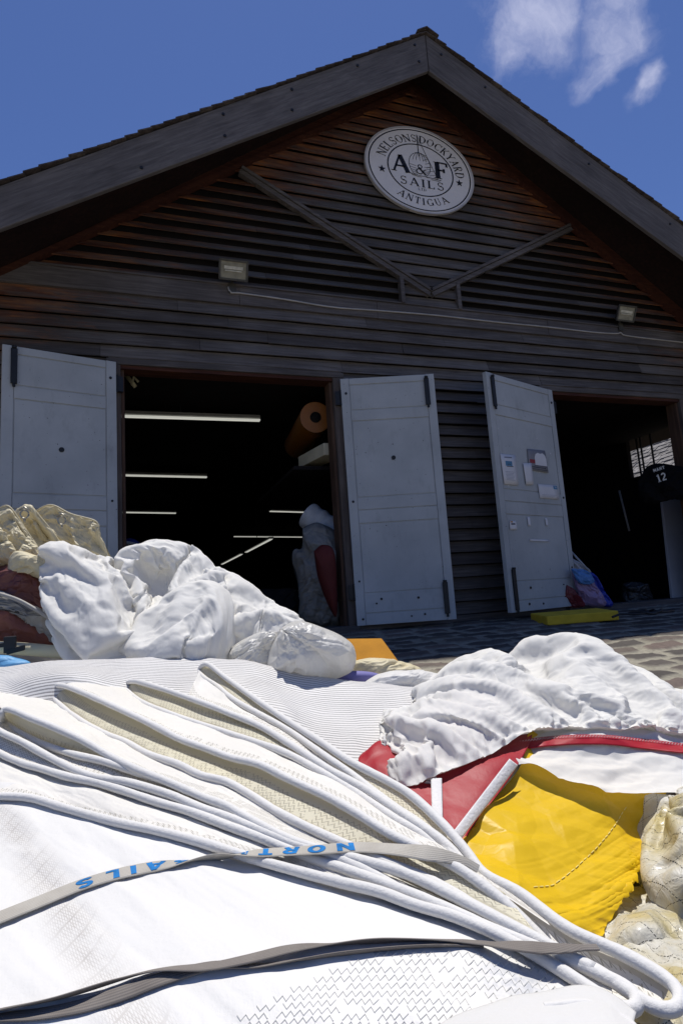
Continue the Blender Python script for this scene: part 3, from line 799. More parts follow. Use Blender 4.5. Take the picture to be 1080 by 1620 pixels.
def block(ch):
    k = .23
    D = {
     'N': ([([(.1, 0), (.1, 1)], k), ([(.1, .95), (.62, .05)], k), ([(.62, 0), (.62, 1)], k)], .8),
     'O': ([(arcp(.38, .5, .28, .42, 0, 360, 20), k)], .8),
     'R': ([([(.1, 0), (.1, 1)], k), (arcp(.32, .71, .22, .21, -90, 90), k), ([(.1, .92), (.32, .92)], k), ([(.1, .5), (.32, .5)], k), ([(.32, .5), (.6, 0)], k)], .74),
     'T': ([([(.32, 0), (.32, 1)], k), ([(.0, .92), (.64, .92)], k)], .7),
     'H': ([([(.1, 0), (.1, 1)], k), ([(.6, 0), (.6, 1)], k), ([(.1, .5), (.6, .5)], k)], .78),
     'S': ([(arcp(.32, .71, .22, .21, 30, 270), k), (arcp(.32, .29, .23, .21, 90, -150), k)], .7),
     'A': ([([(.04, 0), (.34, 1)], k), ([(.34, 1), (.64, 0)], k), ([(.16, .3), (.52, .3)], k * .8)], .74),
     'I': ([([(.1, 0), (.1, 1)], k)], .28), 'L': ([([(.1, 0), (.1, 1)], k), ([(.1, .08), (.52, .08)], k)], .6),
     '1': ([([(.22, 0), (.22, 1)], .2), ([(.05, .78), (.22, .95)], .16), ([(.02, .04), (.42, .04)], .1)], .5),
     '2': ([(arcp(.3, .72, .22, .23, 165, -40), .18), ([(.48, .58), (.08, .08)], .17), ([(.04, .07), (.56, .07)], .15)], .62),
     'M': ([([(.1, 0), (.1, 1)], k), ([(.1, .95), (.4, .3)], k), ([(.4, .3), (.7, .95)], k), ([(.7, 0), (.7, 1)], k)], .85),
     'Y': ([([(.32, 0), (.32, .48)], k), ([(.04, 1), (.32, .45)], k), ([(.32, .45), (.6, 1)], k)], .68), ' ': ([], .4)}
    return D[ch]
def stroke(mb, pts, wd, f, depth=None):
    p = np.array(pts, float)
    d = np.gradient(p, axis=0) if len(p) > 2 else np.repeat([p[1] - p[0]], 2, 0); d /= np.linalg.norm(d, axis=1)[:, None] + 1e-9
    n = np.stack([-d[:, 1], d[:, 0]], 1) * wd / 2
    a, b = p + n, p - n
    vs = [f(*q) for q in np.vstack([a, b])]; k = len(p)
    mb.add(vs, [(i + k, i + k + 1, i + 1, i) for i in range(k - 1)])
def text(mb, s, f, face=roman, x0=0, gap=.0):
    """f(x, y) maps the line of text (cap height 1) to 3D; returns the end x"""
    x = x0
    for ch in s:
        st, adv = face(ch)
        for pts, wd in st:
            if len(pts) == 2:
                n = max(2, int(abs(pts[1][0] - pts[0][0]) / .2) + 1)
                a, b = pts; pts = [(a[0] + (b[0] - a[0]) * i / (n - 1), a[1] + (b[1] - a[1]) * i / (n - 1)) for i in range(n)]
            stroke(mb, [(x + q[0], q[1]) for q in pts], wd, f)
        x += adv + gap
    return x
def width(s, face=roman, gap=0): return sum(face(c)[1] + gap for c in s) - gap

# ================================================================ the big flaked sail in the foreground
H4U = [(315,1060),(328,1051),(355,1071),(411,1111),(455,1141),(507,1174),(552,1204),(615,1237),(652,1260),(700,1304),(740,1350),(767,1385),(820,1412),(890,1465),(940,1490),(980,1507),(1040,1540),(1070,1562)]
H4L = [(315,1060),(322,1072),(341,1084),(374,1110),(448,1151),(485,1176),(522,1202),(559,1228),(605,1264),(665,1305),(715,1350),(750,1375),(800,1404)]
H3U = [(199,1084),(213,1078),(250,1088),(283,1099),(333,1117),(360,1128),(411,1149),(467,1183),(522,1219),(578,1249),(633,1286),(700,1332),(750,1371),(800,1408)]
H3L = [(199,1084),(206,1098),(227,1113),(267,1129),(300,1141),(360,1160),(448,1190),(504,1220),(559,1252),(626,1297),(670,1323),(720,1357),(790,1404)]
H2U = [(81,1092),(86,1085),(104,1086),(133,1097),(167,1112),(217,1135),(253,1153),(283,1169),(333,1187),(365,1199),(411,1210),(455,1232),(522,1263),(574,1293),(615,1319),(690,1356),(730,1377),(800,1416),(870,1462)]
H2L = [(81,1092),(86,1105),(102,1122),(133,1144),(167,1162),(200,1175),(233,1193),(283,1210),(317,1227),(355,1236),(393,1256),(430,1280),(467,1300),(522,1326),(600,1360),(690,1398),(790,1447),(850,1480)]
H1U = [(2,1132),(6,1123),(20,1124),(50,1137),(83,1150),(133,1173),(173,1196),(217,1218),(267,1238),(317,1260),(360,1276),(380,1288),(420,1310),(460,1330),(510,1346),(565,1360),(640,1382),(715,1417),(790,1456),(865,1495),(940,1535)]
H1L = [(2,1132),(8,1143),(22,1154),(67,1177),(117,1194),(160,1204),(213,1221),(265,1238),(320,1262),(380,1294),(440,1326)]
H0U = [(-22,1140),(-10,1150),(2,1159),(33,1173),(67,1192),(117,1218),(150,1230),(200,1238),(267,1257),(317,1279),(360,1293),(410,1314),(470,1338),(540,1360),(640,1398),(720,1432)]
H0L = [(-22,1160),(-5,1188),(33,1207),(67,1217),(110,1230),(150,1238),(200,1253),(250,1270),(300,1284),(360,1307),(410,1325),(470,1350),(540,1374),(615,1401),(690,1431),(765,1465),(840,1496),(915,1526),(965,1550)]
BB = [(-60,1262),(0,1260),(50,1263),(100,1278),(175,1299),(250,1315),(325,1335),(400,1359),(475,1380),(540,1397),(600,1411),(655,1432),(715,1449),(780,1476),(840,1507),(890,1537),(940,1570),(970,1589)]
def ypair(x, Lc):
    a = np.array(Lc); return np.interp(x, a[:, 0], a[:, 1])
def depU(x, y, Lc, tip):
    yl = max(ypair(x, Lc), y)
    k = float(np.interp(x - tip, [30, 230], [.66, .36])); return float(k * dep(x, yl) + (1 - k) * dep(x, y))
def withd(U, Lc): return [(x, y, depU(x, y, Lc, U[0][0])) for x, y in U]
W4U, W3U, W2U, W1U, W0U = (withd(a, b) for a, b in ((H4U, H4L), (H3U, H3L), (H2U, H2L), (H1U, H0L), (H0U, H0L)))
W1L = withd(H1L, H0U)
OUTER = [(1078,1578),(1076,1594),(1060,1602),(1030,1594),(990,1566)]
INNER = [(1000,1568),(1012,1586),(1000,1604),(978,1594)]
sail = empty('folded_sail', P(500, 1350, .9) * (1, 1, 0) + np.array([0, 0, -.35]), 'large stiff white sail flaked in long folds with corded edges, filling the foreground', 'sail')
RP_ = .0076
def lz(c, off): return [(x, y, (q[0] if q else float(dep(x, y))) + off) for x, y, *q in c]
cordsets = [
  ('hem4', lz(W4U, 0)[::1] + lz(OUTER, -.002) + lz(W1U[::-1][:7], 0)),
]
def cord(pts3, name='edge_cord', sink=()):
    w = pw(pts3)
    for e in sink: w[e, 2] -= .030; w[e - (1 if e < 0 else -1), 2] -= .012
    n = max(60, int(np.linalg.norm(np.diff(w, axis=0), axis=1).sum() / .006)); c = crom(w, n)
    for _ in range(6): c[1:-1] = .5 * c[1:-1] + .25 * (c[2:] + c[:-2])
    rs = np.random.RandomState(len(pts3)); k = np.arange(n)
    r = RP_ * (1 + .10 * np.convolve(rs.randn(n), np.ones(9) / 9, 'same'))
    mb = MB(); mb.tube(c, r, 12); o = mb.build(name, SC_PIPE, sail, True)
    return o
# one long cord per fold of the hem: lower arm reversed, round the tip, upper arm
cord(lz(H4L[::-1][:-1], .0) + W4U + lz(OUTER, 0) + lz(W1U[::-1][:9], .002), sink=(0, -1))
cord(lz(H3L[::-1][:-1], 0) + W3U, sink=(0, -1))
cord(lz(H2L[::-1][:-1], 0) + W2U, sink=(0, -1))
cord(W1L[::-1][:-1] + W1U)
cord(lz(H0L[::-1], 0) + W0U) if False else None
cord(W0U, sink=(-1,)); cord(lz(H0L, 0) + lz(INNER, 0) + lz(BB[::-1], 0))
def shiftc(c, dx, dy, off): return [(x + dx, y + dy, (q[0] if q else float(dep(x, y))) + off) for x, y, *q in c]
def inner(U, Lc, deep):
    """the inside of a fold, cream for age and painted shade, between its lower and upper cords"""
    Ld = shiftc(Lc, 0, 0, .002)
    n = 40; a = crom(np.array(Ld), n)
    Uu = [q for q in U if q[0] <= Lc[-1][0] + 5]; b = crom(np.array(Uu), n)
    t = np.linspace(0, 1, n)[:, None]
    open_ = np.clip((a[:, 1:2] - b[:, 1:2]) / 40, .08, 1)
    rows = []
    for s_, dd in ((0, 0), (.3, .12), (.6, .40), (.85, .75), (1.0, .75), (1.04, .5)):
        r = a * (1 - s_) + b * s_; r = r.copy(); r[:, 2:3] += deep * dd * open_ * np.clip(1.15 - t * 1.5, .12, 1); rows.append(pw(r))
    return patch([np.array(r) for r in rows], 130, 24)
def sheet(front, back, nu=260, nv=60, bulge=.004, sink=.02, amp=.0035, seed=1, mid=None):
    """cloth running back from a cord and diving under the next fold"""
    n = 60; a = crom(np.array([(x, y + 3, (q[0] if q else float(dep(x, y))) + .006) for x, y, *q in front]), n)
    b = crom(np.array([(x, y, (q[0] if q else float(dep(x, y))) + sink) for x, y, *q in back]), n)
    rows = []
    for s_ in (0, .12, .3, .55, .8, 1.0):
        r = a * (1 - s_) + b * s_
        w_ = pw(r); w_[:, 2] += bulge * math.sin(math.pi * s_); rows.append(w_)
    G = patch([np.array(r) for r in rows], nu, nv)
    v, u = arc_uv(G); nn = normals(G)
    win = np.clip(v / .03, 0, 1)
    G = G + nn * (fbm(u * 7 + seed, v * 7, seed, 4) * 2 * amp * 1.6 * win + .0022 * paper_h(u, v, .05, seed, .2, 2.0) * win)[..., None]
    return G
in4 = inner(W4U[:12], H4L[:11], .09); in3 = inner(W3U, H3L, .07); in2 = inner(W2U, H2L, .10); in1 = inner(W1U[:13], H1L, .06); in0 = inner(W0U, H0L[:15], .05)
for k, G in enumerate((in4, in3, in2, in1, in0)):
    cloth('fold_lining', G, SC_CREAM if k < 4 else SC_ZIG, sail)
tops = []
# cloth from each upper cord back beneath the fold above
def ext_left(c, pts): return pts + list(c)
tops.append(sheet([(300,1092,1.62),(302,1110,1.56),(330,1122,1.50)] + [(x, y - 2, d + .006) for x, y, d in W3U[5:]], [(314,1062,1.74),(318,1070,1.70),(341,1086,1.65)] + lz(H4L[3:], .004), sink=.004, bulge=.0, seed=2))
b3 = [(100,1052),(150,1068)] + H3L[1:]
tops.append(sheet(W2U[1:], [(x, y - 9) for x, y in b3], sink=.05, bulge=.012, seed=3))
b2 = [(-60,1082),(20,1095)] + H2L[1:]
tops.append(sheet(W1U[1:16], [(x, y - 8) for x, y in b2[:-2]], sink=.045, bulge=.010, seed=4))
tops.append(sheet(W0U, [(-40,1115,1.38)] + [(x, y - 4, d + .01) for x, y, d in W1L] + [(560,1363), (720,1425)], sink=.02, bulge=.0, seed=5))
tops.append(sheet([(x, y) for x, y in BB], [(-60,1150)] + [(x, y - 5) for x, y in H0L], sink=.03, bulge=.008, seed=6))
# hidden backs of the two upper folds
tops.append(sheet(W4U[1:9], shiftc(W4U[1:9], 20, 12, .12), sink=.02, bulge=.0, seed=7, nv=14))
tops.append(sheet(W3U[:8], shiftc(W3U[:8], 25, 8, .10), sink=.02, bulge=.0, seed=8, nv=14))
for G in tops: cloth('fold_cloth', G, SC_ZIG, sail)
for a_, b_ in ((H4U[10:16], H2L[14:]), ):
    pass
# cloth lying between the cords of the tight bundle on the right
bund = patch([lz([(700,1306),(767,1390),(890,1470),(980,1512),(1060,1560)], .012), lz([(690,1345),(760,1415),(865,1480),(960,1530),(1045,1588)], .020),
              lz([(640,1395),(740,1440),(850,1490),(930,1530),(1020,1590)], .024), lz([(560,1392),(655,1428),(780,1474),(890,1535),(985,1600)], .022)], 90, 40)
cloth('fold_cloth', bund, SC_ZIG, sail)
# the broad front panel that comes towards the lens
fr = [[(-140,1235),(0,1238),(100,1256),(250,1293),(400,1337),(540,1376),(655,1410),(780,1452),(850,1494),(900,1524),(950,1560)],
      [(-140,1290),(0,1290),(100,1308),(250,1345),(400,1388),(540,1424),(655,1452),(770,1490),(840,1524),(890,1550),(945,1585)],
      [(-150,1380),(0,1375),(120,1385),(260,1410),(400,1440),(540,1468),(655,1490),(760,1518),(830,1548),(890,1578),(940,1612)],
      [(-160,1480),(0,1475),(120,1482),(260,1495),(400,1510),(540,1528),(655,1548),(750,1572),(820,1598),(880,1625),(930,1655)],
      [(-170,1600),(0,1595),(120,1598),(260,1605),(400,1612),(540,1622),(655,1635),(750,1650),(820,1668),(880,1690),(930,1715)],
      [(-180,1760),(0,1760),(120,1760),(260,1760),(400,1765),(540,1770),(655,1780),(750,1790),(820,1800),(880,1810),(930,1820)]]
fr = [lz(r, o_) for r, o_ in zip(fr, (.030, .012, .004, .0, .0, .02))]
G = patch(fr, 240, 170); v, u = arc_uv(G); nn = normals(G)
G = G + nn * (fbm(u * 5, v * 5, 31, 4) * .012 + fbm(u * 22, v * 22, 33, 3) * .0016 + paper_h(u, v, .16, 35, .5, 2.5) * .005 + paper_h(u, v, .05, 36, .5, 2.0) * .0008)[..., None]
FM = sailcloth('front_panel_cloth', (.72, .705, .67), kind='front', trans=.06, fine=.0012, crink=.003, crs=16)
def front_mat(M):
    uv = M.coord('UV'); U, V = M.xyz(uv)[0:2]; co = M.coord('Object')
    gv, gu = arc_uv(G)
    def uvat(px):
        r = ray(*px); r /= np.linalg.norm(r); d = G - CAM; c_ = np.linalg.norm(np.cross(d, r), axis=-1); i = np.unravel_index(np.argmin(c_), c_.shape); return float(gu[i]), float(gv[i])
    def side_of(a, b):      # 1 on the near side of the line through two places on the cloth
        (u0, v0), (u1, v1) = uvat(a), uvat(b); nx, ny = -(v1 - v0), (u1 - u0)
        return M.math('GREATER_THAN', M.math('ADD', M.math('MULTIPLY', M.math('SUBTRACT', U, u0), nx), M.math('MULTIPLY', M.math('SUBTRACT', V, v0), ny)), 0.0)
    def lines(ang, freq, wd):
        c_, s_ = math.cos(R_(ang)), math.sin(R_(ang))
        t = M.math('ADD', M.math('MULTIPLY', U, c_ * freq), M.math('MULTIPLY', V, s_ * freq))
        t = M.math('ADD', t, M.math('MULTIPLY', M.noise(co, 5, 3), 2.2))
        return M.math('LESS_THAN', M.math('FRACT', t), wd)
    g_ = M.math('ADD', M.math('ADD', lines(4, 260, .30), lines(86, 150, .20)), M.math('ADD', lines(35, 62, .10), lines(-35, 62, .10)), clamp=True)
    # soiled band across the left of the panel
    cen = M.math('ADD', .145, M.math('MULTIPLY', V, .28))
    band = M.math('SUBTRACT', 1.0, M.math('DIVIDE', M.math('ABSOLUTE', M.math('SUBTRACT', U, cen)), .075), clamp=True)
    nz_ = M.noise(co, 11, 6, .7)
    band = M.math('MULTIPLY', band, M.math('MULTIPLY', M.math('SUBTRACT', nz_, .34), 4.0, clamp=True))
    faint = M.math('MULTIPLY', M.math('SUBTRACT', M.noise(co, 4, 4), .5), 1.5, clamp=True)
    a_ = M.math('MULTIPLY', g_, M.math('ADD', M.math('MULTIPLY', band, .8), M.math('MULTIPLY', faint, .06)), clamp=True)
    col = M.mix(a_, (.72, .705, .67), (.40, .37, .34))
    col = M.mix(M.math('MULTIPLY', band, .22), col, (.5, .47, .42))
    # a blue grey smear
    dv = M.node('ShaderNodeVectorMath', operation='DISTANCE'); M.l.new(co, dv.inputs[0]); dv.inputs[1].default_value = tuple(P(815, 1545, float(dep(815, 1545))))
    sm = M.math('MULTIPLY', M.math('SUBTRACT', 1.0, M.math('DIVIDE', dv.outputs['Value'], .055), clamp=True), M.math('MULTIPLY', M.math('SUBTRACT', M.noise(co, 45, 5, .7), .42), 5, clamp=True), clamp=True)
    col = M.mix(M.math('MULTIPLY', sm, .75), col, (.30, .33, .40))
    M.color(col); return M.m
cloth('front_panel', G, front_mat(FM), sail, thick=.002)
cr = [lz([(560,1800),(640,1690),(705,1620),(780,1590),(860,1570),(925,1562),(970,1576),(1006,1602)], -.012), lz([(566,1806),(648,1700),(714,1632),(786,1602),(862,1583),(925,1576),(966,1590),(1002,1618)], -.015),
      lz([(580,1820),(670,1740),(740,1700),(800,1675),(865,1660),(925,1655),(965,1665),(992,1690)], -.012), lz([(600,1860),(690,1850),(760,1840),(810,1830),(870,1820),(925,1815),(960,1812),(985,1810)], .0)]
G = patch(cr, 120, 60); v, u = arc_uv(G); G = G + normals(G) * (fbm(u * 8, v * 8, 61, 4) * .012)[..., None]
cloth('corner_panel', G, SC_WHITE, sail, thick=.003)
mb = MB(); mb.tube(crom(pw(lz([(860,1596),(925,1590),(966,1604),(1004,1630),(1010,1680)], -.012)), 80), .005, 10); mb.build('corner_hem', SC_PIPE, sail, True)
# body of the bundle under the folds, down to the ground
def body(top, name, mat, parent, drop=.4, inset=.0):
    """a soft mass: top grid lowered, with a skirt to the ground"""
    T = np.array(top); n, m_ = T.shape[:2]
    ring = [(0, j) for j in range(m_)] + [(i, m_ - 1) for i in range(1, n)] + [(n - 1, j) for j in range(m_ - 2, -1, -1)] + [(i, 0) for i in range(n - 2, 0, -1)]
    mb = MB(); mb.grid(T); b = len(mb.v); K = len(ring); c = T.reshape(-1, 3).mean(0)
    prev = [i * m_ + j for i, j in ring]
    for s_ in (.25, .5, .75, 1.0):
        row = []
        for k_, (i, j) in enumerate(ring):
            q = T[i, j].copy(); zg = float(gz(q[1])) - .03; out = (q - c) * (.10 * math.sin(math.pi * s_) + .02 * math.sin(k_ * .8))
            out[2] = 0; q = q + out; q[2] = q[2] * (1 - s_) + zg * s_; row.append(len(mb.v)); mb.v.append(tuple(q))
        for k_ in range(K):
            k2 = (k_ + 1) % K; mb.f.append((prev[k_], row[k_], row[k2], prev[k2])); mb.mi.append(0)
        prev = row
    return mb.build(name, mat, parent, True)
ub = patch([lz([(-200,1090),(60,1090),(240,1120),(420,1190),(560,1270),(660,1340)], .16), lz([(-200,1200),(60,1210),(240,1270),(450,1350),(640,1410),(780,1470)], .06),
            lz([(-200,1400),(100,1420),(350,1470),(550,1510),(720,1550),(850,1610)], .03), lz([(-200,1800),(100,1800),(350,1800),(550,1800),(720,1800),(850,1800)], .03)], 40, 30)
body(ub, 'stack_body', SC_WHITE, sail)

# ================================================================ webbing straps
from mathutils.bvhtree import BVHTree
def bvh_of(objs):
    V = []; Fc = []
    for o in objs:
        if o.type != 'MESH': continue
        b = len(V); V += [tuple(q.co) for q in o.data.vertices]; Fc += [tuple(b + i for i in p.vertices) for p in o.data.polygons]
    return BVHTree.FromPolygons(V, Fc)
sail_bvh = bvh_of(sail.children)
fp_bvh = bvh_of([o for o in sail.children if o.name.startswith('front_panel')])

M_THREAD = simple('grey_thread', (.64, .63, .59), .9, .1)
rs_z = random.Random(3)
for k in range(13):
    mb = MB(); run = []; x = 590 - 30 * k - rs_z.uniform(0, 12); i = 0
    def flush():
        global run
        if len(run) > 2: mb.tube(run, .00065, 4, False)
        run = []
    while x < 985 - k * 14:
        yc = 1510 + 12.5 * k + .00022 * (x - 640) ** 2 + (0 if x < 800 else (x - 800) * .10) + 5 * (fbm(np.array(x * .02), np.array(k * .1), 3))
        yy = yc + (4.5 if i % 2 else -4.5); r = ray(x, yy); L_ = np.linalg.norm(r); h_ = fp_bvh.ray_cast(Vector(CAM), Vector(r / L_))
        if h_[0] is None or rs_z.random() < .05: flush()
        else: run.append(np.array(h_[0]) + np.array([0, -.0008, .0012]))
        x += rs_z.uniform(7.5, 9.5) if i % 2 else 5.5; i += 1
    flush()
    if mb.v: mb.build('zigzag_stitching', M_THREAD, sail)

def above(pts, clear=.003):
    """rest a strap on what it crosses: depth of the first surface met, drawn taut"""
    p = crom(np.array(pts), 160); D = []
    for x, y in p:
        best = 9.
        for oy in (-3, 0):
            r = ray(x, y + oy); L_ = np.linalg.norm(r); h_ = sail_bvh.ray_cast(Vector(CAM), Vector(r / L_))
            if h_[0] is not None: best = min(best, h_[3] / L_)
        D.append(best if best < 5 else float(dep(x, y)))
    D = np.array(D); n = len(D); M2 = np.array([D[max(0, i - 4):i + 5].min() for i in range(n)])
    k = np.ones(9) / 9; M2 = np.convolve(np.pad(M2, 4, 'edge'), k, 'valid') - clear
    return [(x, y, d) for (x, y), d in zip(p[::4], M2[::4])]
def ribbon(pts3, wd, twist, name, label, mat, cat, letters=None, group=None, thick=.0014, lift=.0):
    w_ = crom(pw(pts3), 260); w_ = w_ + np.array([0, 0, lift])
    T = np.gradient(w_, axis=0); T /= np.linalg.norm(T, axis=1)[:, None]
    s = np.concatenate([[0], np.cumsum(np.linalg.norm(np.diff(w_, axis=0), axis=1))]); t = s / s[-1]
    tw = np.interp(t, [q[0] for q in twist], [q[1] for q in twist]); sw = tw.copy()
    k = np.ones(21) / 21; sw = np.convolve(np.pad(tw, 10, 'edge'), k, 'valid')
    up = np.array([.0, -.25, 1.]); up /= np.linalg.norm(up)
    side = np.cross(T, up); side /= np.linalg.norm(side, axis=1)[:, None]; nn = np.cross(side, T)
    a = np.radians(sw)[:, None]; sd_ = side * np.cos(a) + nn * np.sin(a); nr = nn * np.cos(a) - side * np.sin(a)
    mb = MB(); cols = 9; h = np.linspace(-1, 1, cols)
    tp = np.clip((1 - t) / .10, .25, 1)[:, None] ** .6; sd_ = sd_ * tp
    top = np.array([w_ + sd_ * wd / 2 * x + nr * (thick * (1 - .5 * x * x)) for x in h]); bot = np.array([w_ + sd_ * wd / 2 * x - nr * (thick * (1 - .5 * x * x)) for x in h])
    ring = np.concatenate([top, bot[::-1], top[:1]]).swapaxes(0, 1)
    mb.grid(ring[:, ::-1]); o = mb.build(name, mat, None, True); tag(o, label, cat, group)
    v, u = arc_uv(ring[:, ::-1]); set_uv(o, np.stack([v.reshape(-1), u.reshape(-1)], -1))
    def f(sx, y, eps=.0007):      # sx metres along, y in -1..1 across
        i = np.interp(sx, s, np.arange(len(s))); i0 = int(min(i, len(s) - 2)); g_ = i - i0
        L2 = lambda A: A[i0] * (1 - g_) + A[i0 + 1] * g_
        return L2(w_) + L2(sd_) * wd / 2 * y + L2(nr) * (thick * (1 - .5 * y * y) + eps)
    return o, f, s[-1]
SM = M_('grey_woven_webbing', .8, .2)
def web_mat(M, c1, c2):
    uv = M.coord('UV'); U, V = M.xyz(uv)[0:2]; co = M.coord('Object')
    rib = M.math('PINGPONG', M.math('MULTIPLY', U, 420), .5); lon = M.math('PINGPONG', M.math('MULTIPLY', V, 330), .5)
    c = M.mix(M.noise(co, 30, 5), c1, c2); c = M.mix(M.math('MULTIPLY', M.math('SUBTRACT', .5, lon), .5), c, tuple(x * .5 for x in c1))
    M.color(c); M.bump(M.math('ADD', rib, lon), .6, .0010); return M.m
WB1 = web_mat(SM, (.36, .33, .28), (.55, .52, .46)); WB2 = web_mat(M_('brown_grey_webbing', .8, .2), (.15, .13, .115), (.26, .235, .21))
S1 = above([(-60,1478),(0,1452),(60,1428),(130,1400),(200,1380),(280,1366),(340,1357),(380,1352),(430,1349),(500,1345),(560,1341),(620,1344),(680,1351),(735,1364),(770,1384)])
so1, sf, sL = ribbon(S1, .025, [(0, 0), (.36, 0), (.42, 55), (.47, 60), (.53, 10), (.8, 0), (.92, -25), (1, -40)], 'webbing_strap', 'beige webbing strap with blue lettering, upper of the straps across the folded white sail', WB1, 'strap', group='webbing straps tied round the folded sail')
M_BLUEINK = simple('blue_ink', (.012, .16, .42), .7, .2, .25, 60)
mb = MB()
# read from the far side: the words run right to left, upside down
def mk(xr):      # xr: metres along the strap where the word begins
    return lambda x, y: sf(xr - x * .036, (y * 2 - 1) * .76)
def put(word, xr, gap): text(mb, word, mk(xr), block, gap=gap)
# strap length in metres from photo x
def s_at(px):
    xs_ = np.array([q[0] for q in S1]); w_ = pw(S1); s = np.concatenate([[0], np.cumsum(np.linalg.norm(np.diff(w_, axis=0), axis=1))]); return float(np.interp(px, xs_, s))
put('NOR', s_at(560), .42)
put('TH', s_at(432), .40)
put('SAILS', s_at(300), .40)
mb.build('blue_lettering', M_BLUEINK, so1)
S2 = above([(-60,1612),(0,1598),(90,1580),(180,1553),(250,1535),(330,1530),(400,1516),(470,1500),(560,1492),(640,1488),(720,1489),(800,1496),(870,1501),(920,1500),(965,1499)], .007)
ribbon(S2, .020, [(0, 35), (.2, 55), (.36, 20), (.5, 15), (.62, 62), (.75, 40), (.9, 5), (1, 0)], 'webbing_strap', 'plain brown-grey webbing strap, upper strand of the lower twisted pair on the folded sail', WB2, 'strap', group='webbing straps tied round the folded sail')
S3 = above([(-60,1622),(0,1610),(60,1605),(130,1592),(200,1570),(260,1548),(340,1528),(410,1528),(480,1518),(560,1508),(640,1500),(720,1497),(780,1500)])
ribbon(S3, .016, [(0, 30), (.3, -20), (.5, 20), (.7, 60), (1, 50)], 'webbing_strap', 'plain brown-grey webbing strap, lower strand of the twisted pair on the folded sail', WB2, 'strap', group='webbing straps tied round the folded sail')

# ================================================================ ribbed cover cloth behind the folds
def und(G, a1=.012, f1=6, a2=.003, f2=20, seed=1):
    v, u = arc_uv(G); return G + normals(G) * (fbm(u * f1, v * f1, seed, 4) * a1 * 2 + fbm(u * f2, v * f2, seed + 7, 3) * a2 * 2)[..., None]
rib = [[(-120,1090,2.0),(0,1085,2.0),(120,1075,2.02),(300,1070,2.05),(440,1078,2.05),(540,1090,2.02),(640,1105,1.98),(700,1115,1.9)],
       [(-120,1062,1.93),(0,1058,1.93),(110,1046,1.95),(200,1042,1.98),(300,1041,2.0),(380,1043,2.0),(430,1056,1.96),(520,1072,1.92),(640,1086,1.86),(700,1092,1.8)],
       [(-120,1075,1.85),(0,1070,1.84),(90,1058,1.84),(180,1058,1.86),(300,1062,1.88),(400,1072,1.86),(480,1100,1.80),(560,1112,1.74),(640,1125,1.66),(700,1130,1.6)],
       [(-120,1098,1.74),(0,1094,1.74),(60,1078,1.74),(130,1072,1.74),(220,1090,1.74),(330,1100,1.72),(430,1110,1.69),(500,1140,1.63),(600,1170,1.53),(690,1180,1.45)],
       [(-120,1125,1.66),(0,1120,1.66),(80,1110,1.68),(160,1105,1.69),(240,1120,1.66),(350,1140,1.60),(440,1165,1.54),(520,1200,1.44),(600,1235,1.34),(690,1240,1.27)]]
G = und(patch(rib, 200, 90), .010, 5, .0015, 26, 3)
o = cloth('ribbed_cover', G, SC_RIB, None, thick=.002); tag(o, 'white cloth with fine grey ribs, draped behind the topmost fold of the flaked sail', 'cloth')
# small curled fold of it on the left
lf = [[(-80,1082,1.72),(0,1072,1.72),(60,1060,1.73),(130,1052,1.76),(200,1062,1.78)],[(-80,1096,1.66),(0,1090,1.66),(40,1072,1.68),(110,1064,1.70),(205,1082,1.72)],
      [(-80,1112,1.62),(0,1108,1.62),(60,1098,1.64),(120,1096,1.65),(215,1102,1.66)]]

HA = [[(88,1000,2.72),(110,960,2.74),(150,940,2.74),(190,960,2.70),(215,985,2.66)],
      [(65,882,2.44),(84,876,2.46),(104,874,2.47),(150,887,2.48),(194,906,2.50),(224,925,2.52)],
      [(68,915,2.32),(92,905,2.30),(125,905,2.28),(165,912,2.32),(200,925,2.38),(226,945,2.46)],
      [(72,950,2.27),(98,948,2.18),(130,940,2.16),(165,950,2.14),(196,962,2.24),(226,968,2.40)],
      [(80,990,2.25),(108,990,2.14),(140,985,2.06),(175,985,2.10),(205,990,2.18),(228,982,2.32)],
      [(96,1022,2.22),(118,1028,2.13),(145,1030,2.05),(172,1025,2.06),(200,1020,2.12),(222,1012,2.20)],
      [(112,1048,2.24),(128,1056,2.17),(150,1060,2.12),(172,1060,2.12),(196,1058,2.14),(216,1054,2.16)]]
HB = [[(196,980,2.75),(230,960,2.80),(270,955,2.80),(320,965,2.78),(350,1000,2.72)],
      [(190,918,2.56),(205,888,2.60),(232,878,2.62),(260,874,2.63),(292,884,2.62),(322,904,2.58),(352,918,2.52)],
      [(196,928,2.46),(214,902,2.50),(236,896,2.60),(262,896,2.64),(292,906,2.52),(322,922,2.42),(360,935,2.38)],
      [(204,945,2.40),(220,928,2.44),(238,926,2.58),(262,926,2.62),(288,932,2.46),(318,945,2.34),(362,960,2.28)],
      [(212,962,2.34),(226,952,2.38),(244,952,2.50),(266,950,2.48),(290,960,2.36),(320,975,2.28),(360,990,2.22)],
      [(216,985,2.28),(230,985,2.30),(246,988,2.34),(268,990,2.32),(294,1000,2.28),(322,1012,2.24),(356,1020,2.20)],
      [(210,1055,2.22),(228,1056,2.22),(246,1058,2.22),(268,1060,2.22),(294,1060,2.22),(322,1060,2.20),(352,1060,2.18)]]
